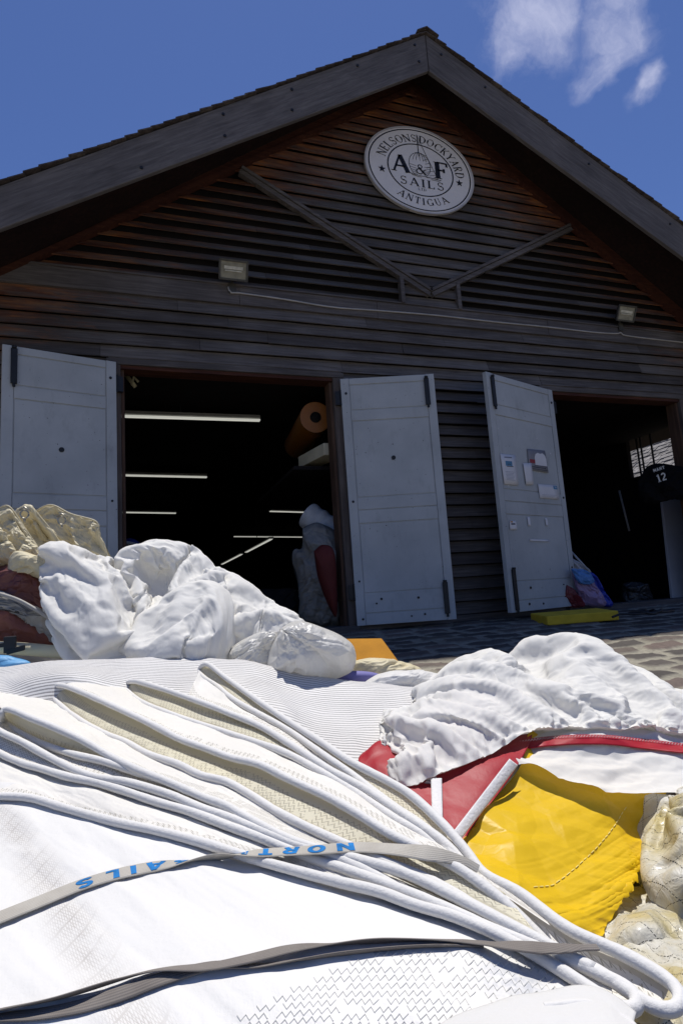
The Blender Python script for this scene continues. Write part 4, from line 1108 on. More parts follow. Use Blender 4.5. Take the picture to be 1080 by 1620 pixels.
HD_ = [[(330,985,2.78),(370,990,2.76),(420,1000,2.72),(480,1030,2.60)],
      [(322,905,2.56),(348,916,2.55),(378,925,2.54),(404,945,2.52),(436,954,2.48),(462,970,2.42),(484,995,2.34),(505,1035,2.28)],
      [(324,930,2.44),(350,938,2.38),(378,948,2.37),(404,965,2.38),(432,972,2.33),(456,988,2.29),(474,1008,2.25),(490,1042,2.22)],
      [(332,960,2.34),(354,970,2.29),(378,976,2.24),(402,990,2.29),(426,998,2.22),(448,1010,2.20),(464,1026,2.18),(478,1050,2.18)],
      [(340,1000,2.27),(358,1005,2.22),(380,1006,2.20),(402,1014,2.20),(424,1022,2.15),(444,1032,2.14),(458,1044,2.13),(470,1058,2.13)],
      [(344,1058,2.22),(362,1062,2.18),(382,1064,2.16),(402,1064,2.13),(422,1066,2.12),(440,1068,2.12),(454,1070,2.11),(466,1072,2.11)]]
HC = [[(186,1066,2.30),(196,1040,2.34),(214,1010,2.38),(238,980,2.42),(272,950,2.44),(304,940,2.44),(330,945,2.42),(346,970,2.38),(350,1010,2.32),(346,1066,2.28)],
      [(180,1068,2.22),(190,1034,2.24),(208,1006,2.26),(233,974,2.28),(268,940,2.29),(302,926,2.29),(336,930,2.28),(355,960,2.26),(361,1004,2.24),(354,1068,2.20)],
      [(186,1068,2.15),(198,1038,2.14),(218,1010,2.14),(242,982,2.15),(272,954,2.16),(303,944,2.18),(330,952,2.15),(346,974,2.13),(352,1010,2.12),(346,1068,2.12)],
      [(200,1068,2.10),(214,1044,2.08),(234,1020,2.07),(256,998,2.07),(280,978,2.09),(303,972,2.12),(322,978,2.08),(334,994,2.06),(338,1020,2.06),(332,1068,2.08)],
      [(222,1070,2.06),(234,1052,2.04),(250,1036,2.02),(266,1022,2.02),(284,1010,2.03),(300,1006,2.05),(312,1010,2.02),(319,1022,2.01),(320,1040,2.02),(314,1070,2.04)],
      [(256,1072,2.04),(262,1064,2.02),(270,1058,2.01),(278,1053,2.01),(286,1050,2.01),(292,1050,2.01),(296,1052,2.01),(298,1056,2.01),(298,1062,2.02),(296,1072,2.03)]]
W1 = [[(612,1240,1.62),(660,1180,1.95),(740,1120,2.15),(815,1100,2.2),(850,1110,2.2),(910,1090,2.25),(1000,1110,2.25),(1080,1130,2.2),(1180,1160,2.1)],
      [(618,1195,1.48),(668,1098,1.78),(742,1058,1.90),(806,1044,1.96),(838,1060,1.99),(878,1034,2.02),(935,1028,2.05),(1010,1062,2.04),(1080,1098,2.0),(1180,1138,1.9)],
      [(616,1205,1.42),(658,1122,1.62),(720,1075,1.70),(792,1060,1.76),(842,1078,1.86),(895,1050,1.84),(955,1050,1.84),(1015,1080,1.86),(1085,1110,1.84),(1180,1150,1.78)],
      [(618,1222,1.36),(648,1160,1.46),(705,1115,1.52),(780,1100,1.57),(835,1108,1.66),(890,1095,1.66),(955,1090,1.68),(1020,1112,1.72),(1090,1130,1.72),(1180,1162,1.68)],
      [(622,1236,1.32),(642,1205,1.33),(695,1165,1.38),(768,1140,1.43),(830,1135,1.50),(890,1130,1.54),(960,1125,1.57),(1025,1138,1.60),(1095,1150,1.62),(1180,1170,1.6)],
      [(622,1247,1.30),(640,1250,1.28),(690,1232,1.29),(765,1198,1.34),(835,1163,1.42),(895,1155,1.47),(960,1152,1.50),(1025,1155,1.54),(1100,1168,1.56),(1180,1180,1.55)]]
LG = [[(1072,1258,1.345),(1096,1236,1.365),(1130,1225,1.385),(1180,1235,1.385),(1240,1250,1.385)],
      [(1062,1268,1.265),(1078,1252,1.215),(1115,1244,1.195),(1170,1250,1.205),(1240,1270,1.225)],
      [(1052,1292,1.245),(1064,1288,1.165),(1105,1285,1.135),(1170,1290,1.145),(1240,1300,1.165)],
      [(1038,1325,1.215),(1051,1322,1.135),(1095,1325,1.085),(1165,1330,1.085),(1240,1340,1.105)],
      [(1028,1380,1.185),(1040,1380,1.095),(1090,1382,1.035),(1160,1385,1.025),(1240,1390,1.045)],
      [(1040,1430,1.165),(1054,1430,1.075),(1098,1432,1.015),(1160,1435,0.995),(1240,1440,1.015)],
      [(1054,1480,1.155),(1068,1482,1.065),(1105,1484,0.995),(1165,1486,0.975),(1240,1490,0.995)],
      [(1072,1540,1.145),(1086,1545,1.055),(1115,1545,0.985),(1170,1545,0.965),(1240,1545,0.975)],
      [(1088,1620,1.145),(1101,1625,1.065),(1125,1625,1.005),(1175,1625,0.985),(1240,1625,0.985)]]
def on_ground(x, y, lift):
    r = ray(x, y); d = 1.0
    for _ in range(12): d = (CAM[2] - float(gz(CAM[1] + r[1] * d))) / -r[2]
    return (x, y, d - lift)
LH = [[on_ground(x, y, l_) for x, y, l_ in row] for row in
      ([(965,1400,.01),(1000,1390,.02),(1040,1385,.03),(1090,1385,.04)], [(925,1455,.03),(975,1440,.06),(1030,1430,.05),(1090,1432,.04)],
       [(905,1490,.04),(955,1484,.05),(1020,1476,.09),(1090,1478,.05)], [(885,1520,.04),(960,1522,.05),(1030,1522,.05),(1095,1520,.10)],
       [(900,1570,.08),(985,1575,.13),(1055,1570,.12),(1120,1560,.10)], [(930,1640,.10),(1010,1640,.16),(1085,1630,.14),(1150,1620,.10)],
       [(960,1740,.12),(1030,1740,.16),(1105,1730,.14),(1170,1720,.10)])]
CL = settle({'W1': (W1, 84, 54, .20, 1.6), 'HA': (HA, 54, 54, .22, 1.6), 'HB': (HB, 54, 48, .24, 1.0), 'HD': (HD_, 58, 44, .30, .6),
             'HC': (HC, 44, 36, .10, 2.5), 'LG': (LG, 34, 48, .07, 1.6)})

# ================================================================ heaps of white crumpled sail
def heap(name, parts, mats, label, cat, extra=None):
    Gs = []
    for q in parts: Gs.append(q)
    o = multi(name, Gs, mats if isinstance(mats, (list, tuple)) else [mats] , None)
    tag(o, label, cat); return o
def lobe(outline, d0, bulge, n=44, centre=None, seed=1, fac=.022, cell=.13, power=.5, back=True, ang=.5, an=1.6, low=.02, polar=None, fine=1.0, sharp=False, **kw):
    fac *= 2.0
    N_ = 240 if n > 36 else 110
    G = disk_patch(outline, d0, bulge, N_, centre, power, sharp)
    uv = None
    if polar is not None:
        c = P(polar[0], polar[1], d0 - bulge * .8); L_ = G - c; r = np.linalg.norm(L_, axis=-1) + .02
        uv = (np.log(r / .02) * .11, np.arctan2(L_[..., 2], L_[..., 0]) * .16)
    win = np.clip(np.minimum.reduce([np.linspace(0, 1, N_)[:, None] + 0 * G[..., 0], np.linspace(1, 0, N_)[:, None] + 0 * G[..., 0], np.linspace(0, 1, N_)[None] + 0 * G[..., 0], np.linspace(1, 0, N_)[None] + 0 * G[..., 0]]) * 7 + .25, 0, 1)
    X = G
    if fac:
        X = paper(G, [(cell, fac, ang, an), (cell * .45, fac * .55 * fine, ang + 1.1, 1.6), (cell * .2, fac * .2 * fine, ang - .7, 1.5), (cell * .08, fac * .05 * fine, ang, 1.2)], seed, low, 4, win, 0, uv)
    out = [X]
    if back:
        B = disk_patch(outline, d0, -bulge * .7, 20, centre, power, sharp); out.append(B[:, ::-1])
    return out
HAs = settled(CL['HA'], seed=5)
HBs = settled(CL['HB'], seed=6)
HDs = settled(CL['HD'], seed=7)
C_ = [settled(CL['HC'], seed=8)]
heap('crumpled_sail', [HAs, HBs, HDs] + C_, SC_CRISP, 'tall crumpled heap of crisp white sail in front of the left doorway', 'sail')
E_ = lobe([(352,1066),(362,1030),(392,1008),(425,1000),(440,1010),(445,1066)], 2.12, .10, centre=(400,1040), n=40, seed=41, fac=.014, cell=.07, ang=.1, an=2.5)
F_ = lobe([(422,1066),(424,1035),(436,1005),(455,987),(478,983),(508,992),(540,1006),(560,1024),(561,1052),(548,1068),(500,1078),(450,1072)], 2.05, .17, centre=(495,1030), n=44, seed=47, fac=.016, cell=.12, power=.4, polar=(455,1000))
heap('thin_white_bag', E_ + F_, SC_BAG, 'small translucent white bundle at the right foot of the tall crumpled heap', 'bundle')
# what the heaps lie on: a low stack of sails
def slab_stack(rows, nu, nv, name, mat, label, cat):
    G = patch(rows, nu, nv); o = body(und(G, .008, 4, .002, 15, 5), name, mat, None); tag(o, label, cat); return o
slab_stack([lz([(-200,1030),(0,1030),(200,1035),(400,1050),(560,1062),(640,1075)], 0) and [(-200,1012,2.85),(0,1020,2.85),(200,1028,2.8),(400,1038,2.7),(560,1050,2.55),(640,1062,2.4)],
            [(-200,1050,2.3),(0,1050,2.3),(200,1055,2.3),(400,1062,2.25),(560,1072,2.2),(640,1082,2.12)],
            [(-200,1085,1.95),(0,1080,1.95),(200,1085,1.95),(400,1090,1.95),(560,1100,1.92),(640,1110,1.88)]], 50, 24, 'flat_sail_stack', SC_WHITE, 'low pile of flat white sails lying under the crumpled heap and the ribbed cloth', 'sail')

# ================================================================ left edge: old cream sail, maroon canvas and the bits below it
def oldsail():
    t = empty('cream_sail', P(40, 900, 2.7), 'aged cream sail folded in upright pleats, stained yellow, at the left edge', 'sail')
    Z = []
    pl = [
     ([(70,800),(86,799),(112,812),(148,822),(157,832),(160,850),(180,890),(200,935),(205,965),(120,965),(70,890),(50,840),(52,812)], 2.80, .05, 5, (118,880), 1.0),
     ([(28,806),(40,799),(50,801),(62,815),(84,842),(104,872),(122,905),(128,950),(40,945),(5,905),(10,845)], 2.68, .05, 9, (62,875), 1.1),
     ([(-60,850),(-20,815),(-2,804),(10,799),(20,806),(36,830),(60,866),(80,893),(84,915),(20,918),(-60,905)], 2.58, .05, 12, (15,862), 1.1),
     ([(-60,862),(-25,838),(-8,832),(2,836),(14,852),(24,872),(14,890),(-8,897),(-60,905)], 2.48, .04, 15, (-12,866), 1.1),
    ]
    for o_, d, b, s_, c_, an_ in pl:
        X = lobe(o_, d, b, n=44, centre=c_, seed=s_, fac=.030, cell=.13, ang=an_, an=1.5, low=.03, power=.35, sharp=True)
        multi('pleat', X, SC_OLD, t)
    # light hem lines on the pleats' upper edges
    for pts in ([(52,812,2.79),(70,801,2.79),(86,800,2.79),(112,813,2.79),(148,823,2.79),(157,833,2.79)], [(28,807,2.67),(40,800,2.67),(50,802,2.67),(62,816,2.67),(84,843,2.67),(104,873,2.67)], [(-20,816,2.57),(-2,805,2.57),(10,800,2.57),(20,807,2.57),(36,831,2.57),(60,867,2.57)]):
        mb = MB(); mb.tube(crom(pw(pts), 50), .004, 8); mb.build('hem', SC_OLD, t, True)
    for (x, y, d) in ((39,814,2.50),(98,824,2.60)):
        mb = MB(); c = P(x, y, d - .03); r = .016
        ring = [c + np.array([r * math.cos(a), -.004, r * 1.1 * math.sin(a)]) for a in np.linspace(0, 2 * math.pi, 17)]
        mb.tube(ring, .0035, 6); mb.tube([c + (-.02, 0, .018), c + (.0, -.01, .03), c + (.022, 0, .016)], .004, 6)
        mb.tube([c + (0, .0, -.016), c + (0, .0, -.034)], .005, 6); mb.build('metal_clip', M_STEEL, t, True)
M_STEEL = simple('dull_steel', (.35, .33, .28), .4, .5, .2, 30, metal=.7)
oldsail()
mr = lobe([(-60,905),(-10,898),(18,892),(40,900),(66,912),(80,935),(84,975),(70,992),(20,975),(-60,950)], 2.46, .12, n=40, centre=(15,935), seed=6, fac=.014, cell=.10)
heap('maroon_canvas', mr, SC_MAR, 'dark maroon crumpled canvas below the cream sail', 'canvas')
br = lobe([(-60,960),(0,948),(24,960),(60,985),(92,1014),(80,1024),(40,1022),(0,1019),(-60,1015)], 2.36, .10, n=36, centre=(15,992), seed=16, fac=.009, cell=.10)
heap('brown_canvas', br, SC_BROWN, 'rust brown canvas flap with pale double stitching, below the maroon canvas', 'canvas')
gp = lobe([(-60,938),(0,935),(40,955),(75,968),(95,1000),(98,1022),(70,1012),(40,985),(0,958),(-60,948)], 2.32, .05, n=30, centre=(45,975), seed=19, fac=.009, cell=.10)
SC_TAUPE = sailcloth('taupe_cloth', (.34, .32, .29), trans=.0).m
heap('grey_canvas', gp, SC_TAUPE, 'grey taupe cloth band running between the maroon and the brown canvas', 'canvas')
mb = MB(); rp = crom(pw([(-40,930,2.28),(0,940,2.26),(30,950,2.25),(62,968,2.24),(88,985,2.24)]), 60); mb.tube(rp, .0075, 10)
o = mb.build('grey_rope', SC_TAUPE, None, True); tag(o, 'thick pale grey rope along the upper edge of the grey taupe cloth', 'rope')
cb = lobe([(12,905),(16,882),(30,872),(60,880),(75,890),(82,925),(60,915),(30,905)], 2.38, .06, n=28, centre=(45,895), seed=23, fac=.009, cell=.10)
heap('cream_fold', cb, SC_OLD, 'small cream cloth fold tucked between the cream sail and the maroon canvas', 'cloth')
mb = MB(); rp = crom(pw([(-60,1024,2.22),(0,1025,2.2),(50,1028,2.2),(110,1034,2.2),(150,1040,2.22)]), 50); mb.tube(rp, .024, 14)
o = mb.build('rolled_sail', SC_OLD, None, True); tag(o, 'thin off-white rolled sail under the brown canvas at the left edge', 'sail')
mb = MB(); c = P(16, 1020, 2.14); mb.obox(c, (.02, 0, 0), (0, .01, 0), (0, 0, .03)); mb.obox(c + (-.03, 0, .0), (.03, 0, .002), (0, .008, 0), (0, 0, .008)); mb.obox(c + (.02, -.005, -.02), (.03, 0, .006), (0, .006, 0), (0, 0, .01))
o = mb.build('strap_buckle', M_BLACK, None, bevel=.003); tag(o, 'small black strap buckle on the rolled sail', 'buckle')
bl = lobe([(-80,1035),(0,1036),(25,1040),(48,1048),(40,1062),(0,1072),(-80,1075)], 2.06, .05, n=26, centre=(-10,1055), seed=29, fac=.002)
heap('light_blue_cloth', bl, SC_BLUE, 'light blue cloth corner at the left edge above the ribbed cloth', 'cloth')

# ================================================================ right: white sail with a red stripe over red and yellow sails
rs_ = empty('striped_sail', P(870, 1130, 1.7) * (1, 1, 0) + np.array([0, 0, -.35]), 'large rumpled white sail with one red stripe, heaped on the yellow and red sailcloth', 'sail')
X = settled(CL['W1'])
# turned under along the lower front edge
lowe = X[-1]; und_ = [lowe]
for k_, (dz, dy) in enumerate(((-.012, .03), (-.02, .10), (-.05, .2))): und_.append(lowe + np.array([0, dy, dz]))
U2 = patch([np.array(r) for r in und_], X.shape[1], 12)
multi('white_panel', [X, U2], SC_CRISP, rs_)
W2 = [[(800,1150,1.60),(835,1156,1.54),(900,1146,1.56),(970,1144,1.59),(1080,1150,1.60),(1200,1160,1.58)],
      [(790,1166,1.50),(838,1166,1.47),(900,1160,1.52),(960,1160,1.55),(1080,1176,1.55),(1200,1188,1.52)],
      [(786,1182,1.44),(845,1184,1.42),(900,1176,1.45),(975,1180,1.47),(1080,1194,1.47),(1200,1206,1.45)],
      [(800,1200,1.37),(850,1205,1.36),(910,1215,1.36),(980,1225,1.36),(1080,1230,1.37),(1200,1235,1.36)],
      [(812,1206,1.34),(862,1222,1.31),(920,1246,1.27),(975,1259,1.26),(1080,1256,1.29),(1200,1258,1.29)]]
G = patch(W2, 76, 34); G = patch(W2, 220, 90); X2 = paper(G, [(.10, .024, .1, 2.8), (.04, .008, -.2, 2.2), (.015, .0015, .2, 1.5)], 22, .012, 4, np.clip(np.linspace(0, 1, 90)[:, None] * 6, 0, 1) * np.ones((1, 220)), 2)
multi('lower_panel', [X2], SC_CRISP, rs_)
mb = MB()
SR0 = [(808,1183),(842,1177),(880,1173),(925,1171),(965,1172),(1000,1176),(1040,1180),(1080,1185),(1200,1198)]
bv = BVHTree.FromPolygons([tuple(q) for q in X2.reshape(-1, 3)], [(i * X2.shape[1] + j, i * X2.shape[1] + j + 1, (i + 1) * X2.shape[1] + j + 1, (i + 1) * X2.shape[1] + j) for i in range(X2.shape[0] - 1) for j in range(X2.shape[1] - 1)])
def on_bv(x, y, clear):
    r = ray(x, y); L_ = np.linalg.norm(r); h_ = bv.ray_cast(Vector(CAM), Vector(r / L_)); return h_[3] / L_ - clear if h_[0] is not None else None
cl = crom(np.array(SR0, float), 170); rows_ = []
for oy in np.linspace(-7.5, 7.5, 9):
    dd_ = [on_bv(x, y + oy, .010) for x, y in cl]; ok = [k for k, d in enumerate(dd_) if d]; dd_ = np.interp(np.arange(len(cl)), ok, [dd_[k] for k in ok]); dd_ = np.convolve(np.pad(dd_, 3, 'edge'), np.ones(7) / 7, 'valid')
    rows_.append(pw([(x, y + oy, d) for (x, y), d in zip(cl, dd_)]))
SR = np.array(rows_)
v, u = arc_uv(SR); SR = SR + np.array([0, 0, .001])
cloth('red_stripe', SR, SC_RED, rs_, thick=.002)
# stitch line on the stripe
mb = MB(); ed = SR[2] + np.array([0, -.003, .002]); z_ = ed.copy(); z_[::2, 2] += .004; z_[1::2, 2] -= .001; mb.tube(z_, .0008, 4, False); mb.build('stitching', SC_PIPE, rs_)

yl = empty('yellow_red_sail', P(860, 1320, 1.2) * (1, 1, 0) + np.array([0, 0, -.45]), 'glossy yellow sail with a red panel and white tapes, lying under the striped white sail', 'sail')
Y1 = [[(838,1150,1.50),(880,1180,1.50),(930,1200,1.48),(980,1215,1.46),(1030,1222,1.46),(1070,1230,1.46)],
      [(826,1205,1.36),(872,1222,1.35),(925,1242,1.32),(975,1252,1.32),(1020,1262,1.33),(1048,1268,1.33)],
      [(798,1240,1.29),(852,1270,1.24),(905,1290,1.22),(955,1308,1.21),(1000,1325,1.215),(1030,1330,1.22)],
      [(768,1280,1.205),(825,1315,1.15),(880,1340,1.13),(930,1358,1.12),(975,1370,1.12),(1012,1378,1.13)],
      [(745,1312,1.155),(795,1358,1.08),(848,1388,1.055),(900,1408,1.04),(945,1418,1.04),(985,1425,1.05)],
      [(728,1334,1.12),(768,1388,1.02),(818,1425,.985),(868,1452,.965),(912,1470,.955),(948,1487,.955)],
      [(715,1350,1.12),(750,1410,1.02),(800,1450,.985),(850,1480,.965),(900,1500,.96),(935,1512,.965)]]
G = patch(Y1, 84, 66)
X3 = refine(refine(G)); v, u = arc_uv(X3); Hn, Wn = X3.shape[:2]; jj = np.linspace(0, 1, Wn)[None, :]; ii = np.linspace(0, 1, Hn)[:, None]
gw = np.exp(-(1 - jj) / .13) * np.clip(ii * 2.4 - .5, 0, 1); gw2 = np.exp(-(1 - jj) / .38) * np.clip(ii * 2.0 - .3, 0, 1)
ga = fbm(v * 60 + 5 * u, u * 6, 4, 3) * 2; gb = fbm(v * 17 - 8 * (1 - jj) + u * 9, u * 4 + v * 3, 14, 3) * 2
X3 = X3 + normals(X3) * (ga * gw * .006 + gb * gw2 * .009 + .030 * fbm(v * 4 + u * 2, u * 3.4 - v, 9, 2) * np.minimum(1, ii * 4))[..., None]
X3 = paper(X3, [(.15, .030, .75, 2.0), (.06, .0065, .5, 1.5), (.028, .0012, .9, 1.4)], 5, 0)
cloth('yellow_panel', X3, SC_YEL, yl)
hw_, ww_ = X3.shape[:2]
# sewn seam across the yellow panel and the edge hem
j0 = int(ww_ * .70); seam = np.array([X3[i, int(ww_ * (.80 - .30 * max(0, (i / hw_ - .25)) / .75))] for i in range(int(hw_ * .34), int(hw_ * .90), 2)]) + np.array([0, -.0008, .0012])
mb = MB(); 
for a in range(0, len(seam) - 2, 3): mb.tube(seam[a:a + 3], .0008, 5)
mb.build('seam_stitching', simple('pale_thread', (.85, .72, .25), .8, .1), yl)
R1 = [[(606,1180,1.56),(640,1185,1.60),(700,1180,1.64),(780,1160,1.64),(846,1150,1.64)],
      [(582,1188,1.47),(606,1174,1.47),(690,1185,1.53),(780,1165,1.55),(842,1155,1.55)],
      [(566,1206,1.40),(610,1208,1.37),(690,1205,1.38),(770,1196,1.38),(836,1180,1.42)],
      [(590,1238,1.32),(632,1240,1.30),(690,1245,1.28),(760,1240,1.28),(812,1224,1.32)],
      [(640,1275,1.22),(668,1280,1.21),(705,1285,1.205),(745,1285,1.205),(785,1262,1.25)],
      [(690,1320,1.14),(702,1326,1.135),(716,1332,1.13),(726,1336,1.13),(740,1322,1.145)],
      [(720,1370,1.09),(724,1374,1.09),(728,1376,1.09),(732,1378,1.09),(740,1370,1.10)]]
G = patch(R1, 90, 70); G = und(G, .006, 5, .0015, 25, 8); G[:, :, 2] += .0
cloth('red_panel', G + np.array([0, -.004, .006]), SC_RED, yl, thick=.0015)
SC_TAPE = sailcloth('white_tape', (.72, .70, .68), .7, .2, .0, .004, .004, 50).m
for a, b, wd in (((812,1206,1.33), (718,1328,1.115), 8.5), ((690,1232,1.30), (692,1312,1.145), 8.5)):
    n_ = 26; pa = np.array(a); pb = np.array(b); d = (pb - pa)[:2]; d = d / np.linalg.norm(d); pn = np.array([-d[1], d[0]])
    rows = []
    for s_ in (-1, -.3, .3, 1):
        rows.append([(pa[0] + (pb[0] - pa[0]) * t + pn[0] * wd * s_, pa[1] + (pb[1] - pa[1]) * t + pn[1] * wd * s_, pa[2] + (pb[2] - pa[2]) * t - .022 - (.002 if abs(s_) < .5 else 0)) for t in np.linspace(0, 1, 8)])
    G = patch(rows, 70, 8)
    cloth('white_tape', G, SC_TAPE, yl, thick=.0015)

# clear laminate sails at the bottom right
def laminate():
    M = M_('clear_laminate_sail', .4, .5); co = M.coord('Object'); uv = M.coord('UV'); U, V = M.xyz(uv)[0:2]
    c = M.ramp(M.noise(co, 9, 5), [(.35, (.46, .38, .17)), (.55, (.54, .51, .42)), (.7, (.66, .65, .61))])
    for ang, fr_ in ((38, 24), (-24, 30)):
        c_, s_ = math.cos(R_(ang)), math.sin(R_(ang))
        t = M.math('ADD', M.math('MULTIPLY', U, -s_ * fr_), M.math('MULTIPLY', V, c_ * fr_)); al = M.math('ADD', M.math('MULTIPLY', U, c_ * 150), M.math('MULTIPLY', V, s_ * 150))
        t = M.math('ADD', t, M.math('MULTIPLY', M.noise(co, 4, 2), .8))
        ln = M.math('MULTIPLY', M.math('LESS_THAN', M.math('FRACT', t), .035), M.math('LESS_THAN', M.math('FRACT', al), .7))
        c = M.mix(ln, c, (.03, .028, .02))
    M.color(c); M.bump(M.noise(co, 26, 6, .65, .5), .6, .012); M.b.inputs['Coat Weight'].default_value = .18; M.b.inputs['Coat Roughness'].default_value = .1
    return M.m
M_LAM = laminate()
g1 = settled(CL['LG'], fine=((.05, .003, .9, 2), (.02, .0014, .3, 1.3)))
bk = np.array([g1[:, 0] + np.array([0, .10, -.02]) * k for k in (0, .3, 1)])
heap('laminate_sail', [g1, bk], M_LAM, 'yellowed clear laminate sail with dashed dark threads, upright bundle at the right edge', 'sail')
g2 = paper(patch(LH, 170, 200), [(.10, .045, 1.2, 2.0), (.05, .016, .8, 1.6), (.022, .004, .3, 1.4)], 57, .02)
heap('laminate_sail', [g2], M_LAM, 'crumpled grey clear laminate sail between the yellow sail and the upright laminate bundle', 'sail')
# ================================================================ foam slabs and odds behind the heaps
M_FOAM = simple('orange_yellow_foam', (.36, .16, .012), .85, .2, .12, 8, .002, 120)
M_FOAM2 = simple('yellow_foam', (.62, .42, .04), .85, .15, .12, 8, .003, 90)
def slabmesh(name, pts, th, mat, label, cat, bevel=.008):
    """tilted slab from four photo corners (near pair first), thickness along its normal, downwards"""
    q = pw(pts); n = np.cross(q[1] - q[0], q[3] - q[0]); n /= np.linalg.norm(n)
    if n[2] < 0: n = -n
    mb = MB(); lo = [p - n * th for p in q]
    if np.cross(q[1] - q[0], q[2] - q[1])[2] < 0: q = q[::-1]; lo = lo[::-1]
    mb.hexa(list(lo) + list(q)); o = mb.build(name, mat, None, bevel=bevel); tag(o, label, cat); return o
slabmesh('foam_slab', [(500,1052,2.45),(640,1058,2.42),(604,1009,2.75),(470,1011,2.78)], .085, M_FOAM, 'orange foam slab tilted up behind the translucent white bundle', 'foam')
q = [hit(865, 988, 2, -.06), hit(977, 980, 2, -.06)]
mb = MB(); a = hit(866, 990, 2, -.075); b = hit(980, 981, 2, -.065); f_ = np.array([.10, .38, .02]); t_ = np.array([0, 0, .085])
mb.hexa([a, b, b + f_, a + f_ * 1.0, a + t_, b + t_, b + f_ + t_, a + f_ + t_]); o = mb.build('foam_slab', M_FOAM2, None, bevel=.01); tag(o, 'yellow foam slab lying on the stones below the papered shutter door', 'foam')
X = lobe([(540,1062),(560,1046),(600,1042),(640,1048),(668,1060),(660,1080),(560,1082)], 2.2, .09, n=28, centre=(605,1062), seed=61, fac=.009, cell=.10)
heap('cream_cloth', X, SC_OLD, 'pale cream cloth on the ground in front of the orange foam slab', 'cloth')
X = lobe([(520,1070),(556,1062),(590,1064),(606,1072),(590,1084),(530,1086)], 2.04, .03, n=20, centre=(565,1073), seed=63, fac=0)
heap('violet_cloth', X, simple('violet_cloth', (.16, .15, .36), .7), 'small violet blue cloth showing behind the ribbed cloth', 'cloth')
X = lobe([(575,1080),(600,1066),(640,1060),(680,1064),(705,1075),(712,1110),(640,1120),(580,1100)], 1.98, .10, n=34, centre=(645,1085), seed=67, fac=.009, cell=.10)
heap('white_cloth_fold', X, SC_WHITE, 'rounded fold of white cloth between the ribbed cloth and the striped sail', 'cloth')
# black coil on the paving by the right doorway
mb = MB(); c = hit(1012, 972, 2, -.01)
pts = [c + np.array([(.09 + .02 * math.sin(3 * a)) * math.cos(a) + .01 * a, .10 * math.sin(a), .015 + .012 * math.sin(2.3 * a)]) for a in np.linspace(0, 14, 120)]
mb.tube(pts, .012, 7); mb.tube([c + (-.32, -.02, .0), c + (-.2, .02, .015), c + (-.08, -.06, .01), c + (.1, -.1, .01), c + (.3, .0, .0), c + (.42, .03, .0)], .010, 7)
o = mb.build('black_cable_coil', M_BLACK, None, True); tag(o, 'black cable coil on the stones before the right doorway', 'cable')

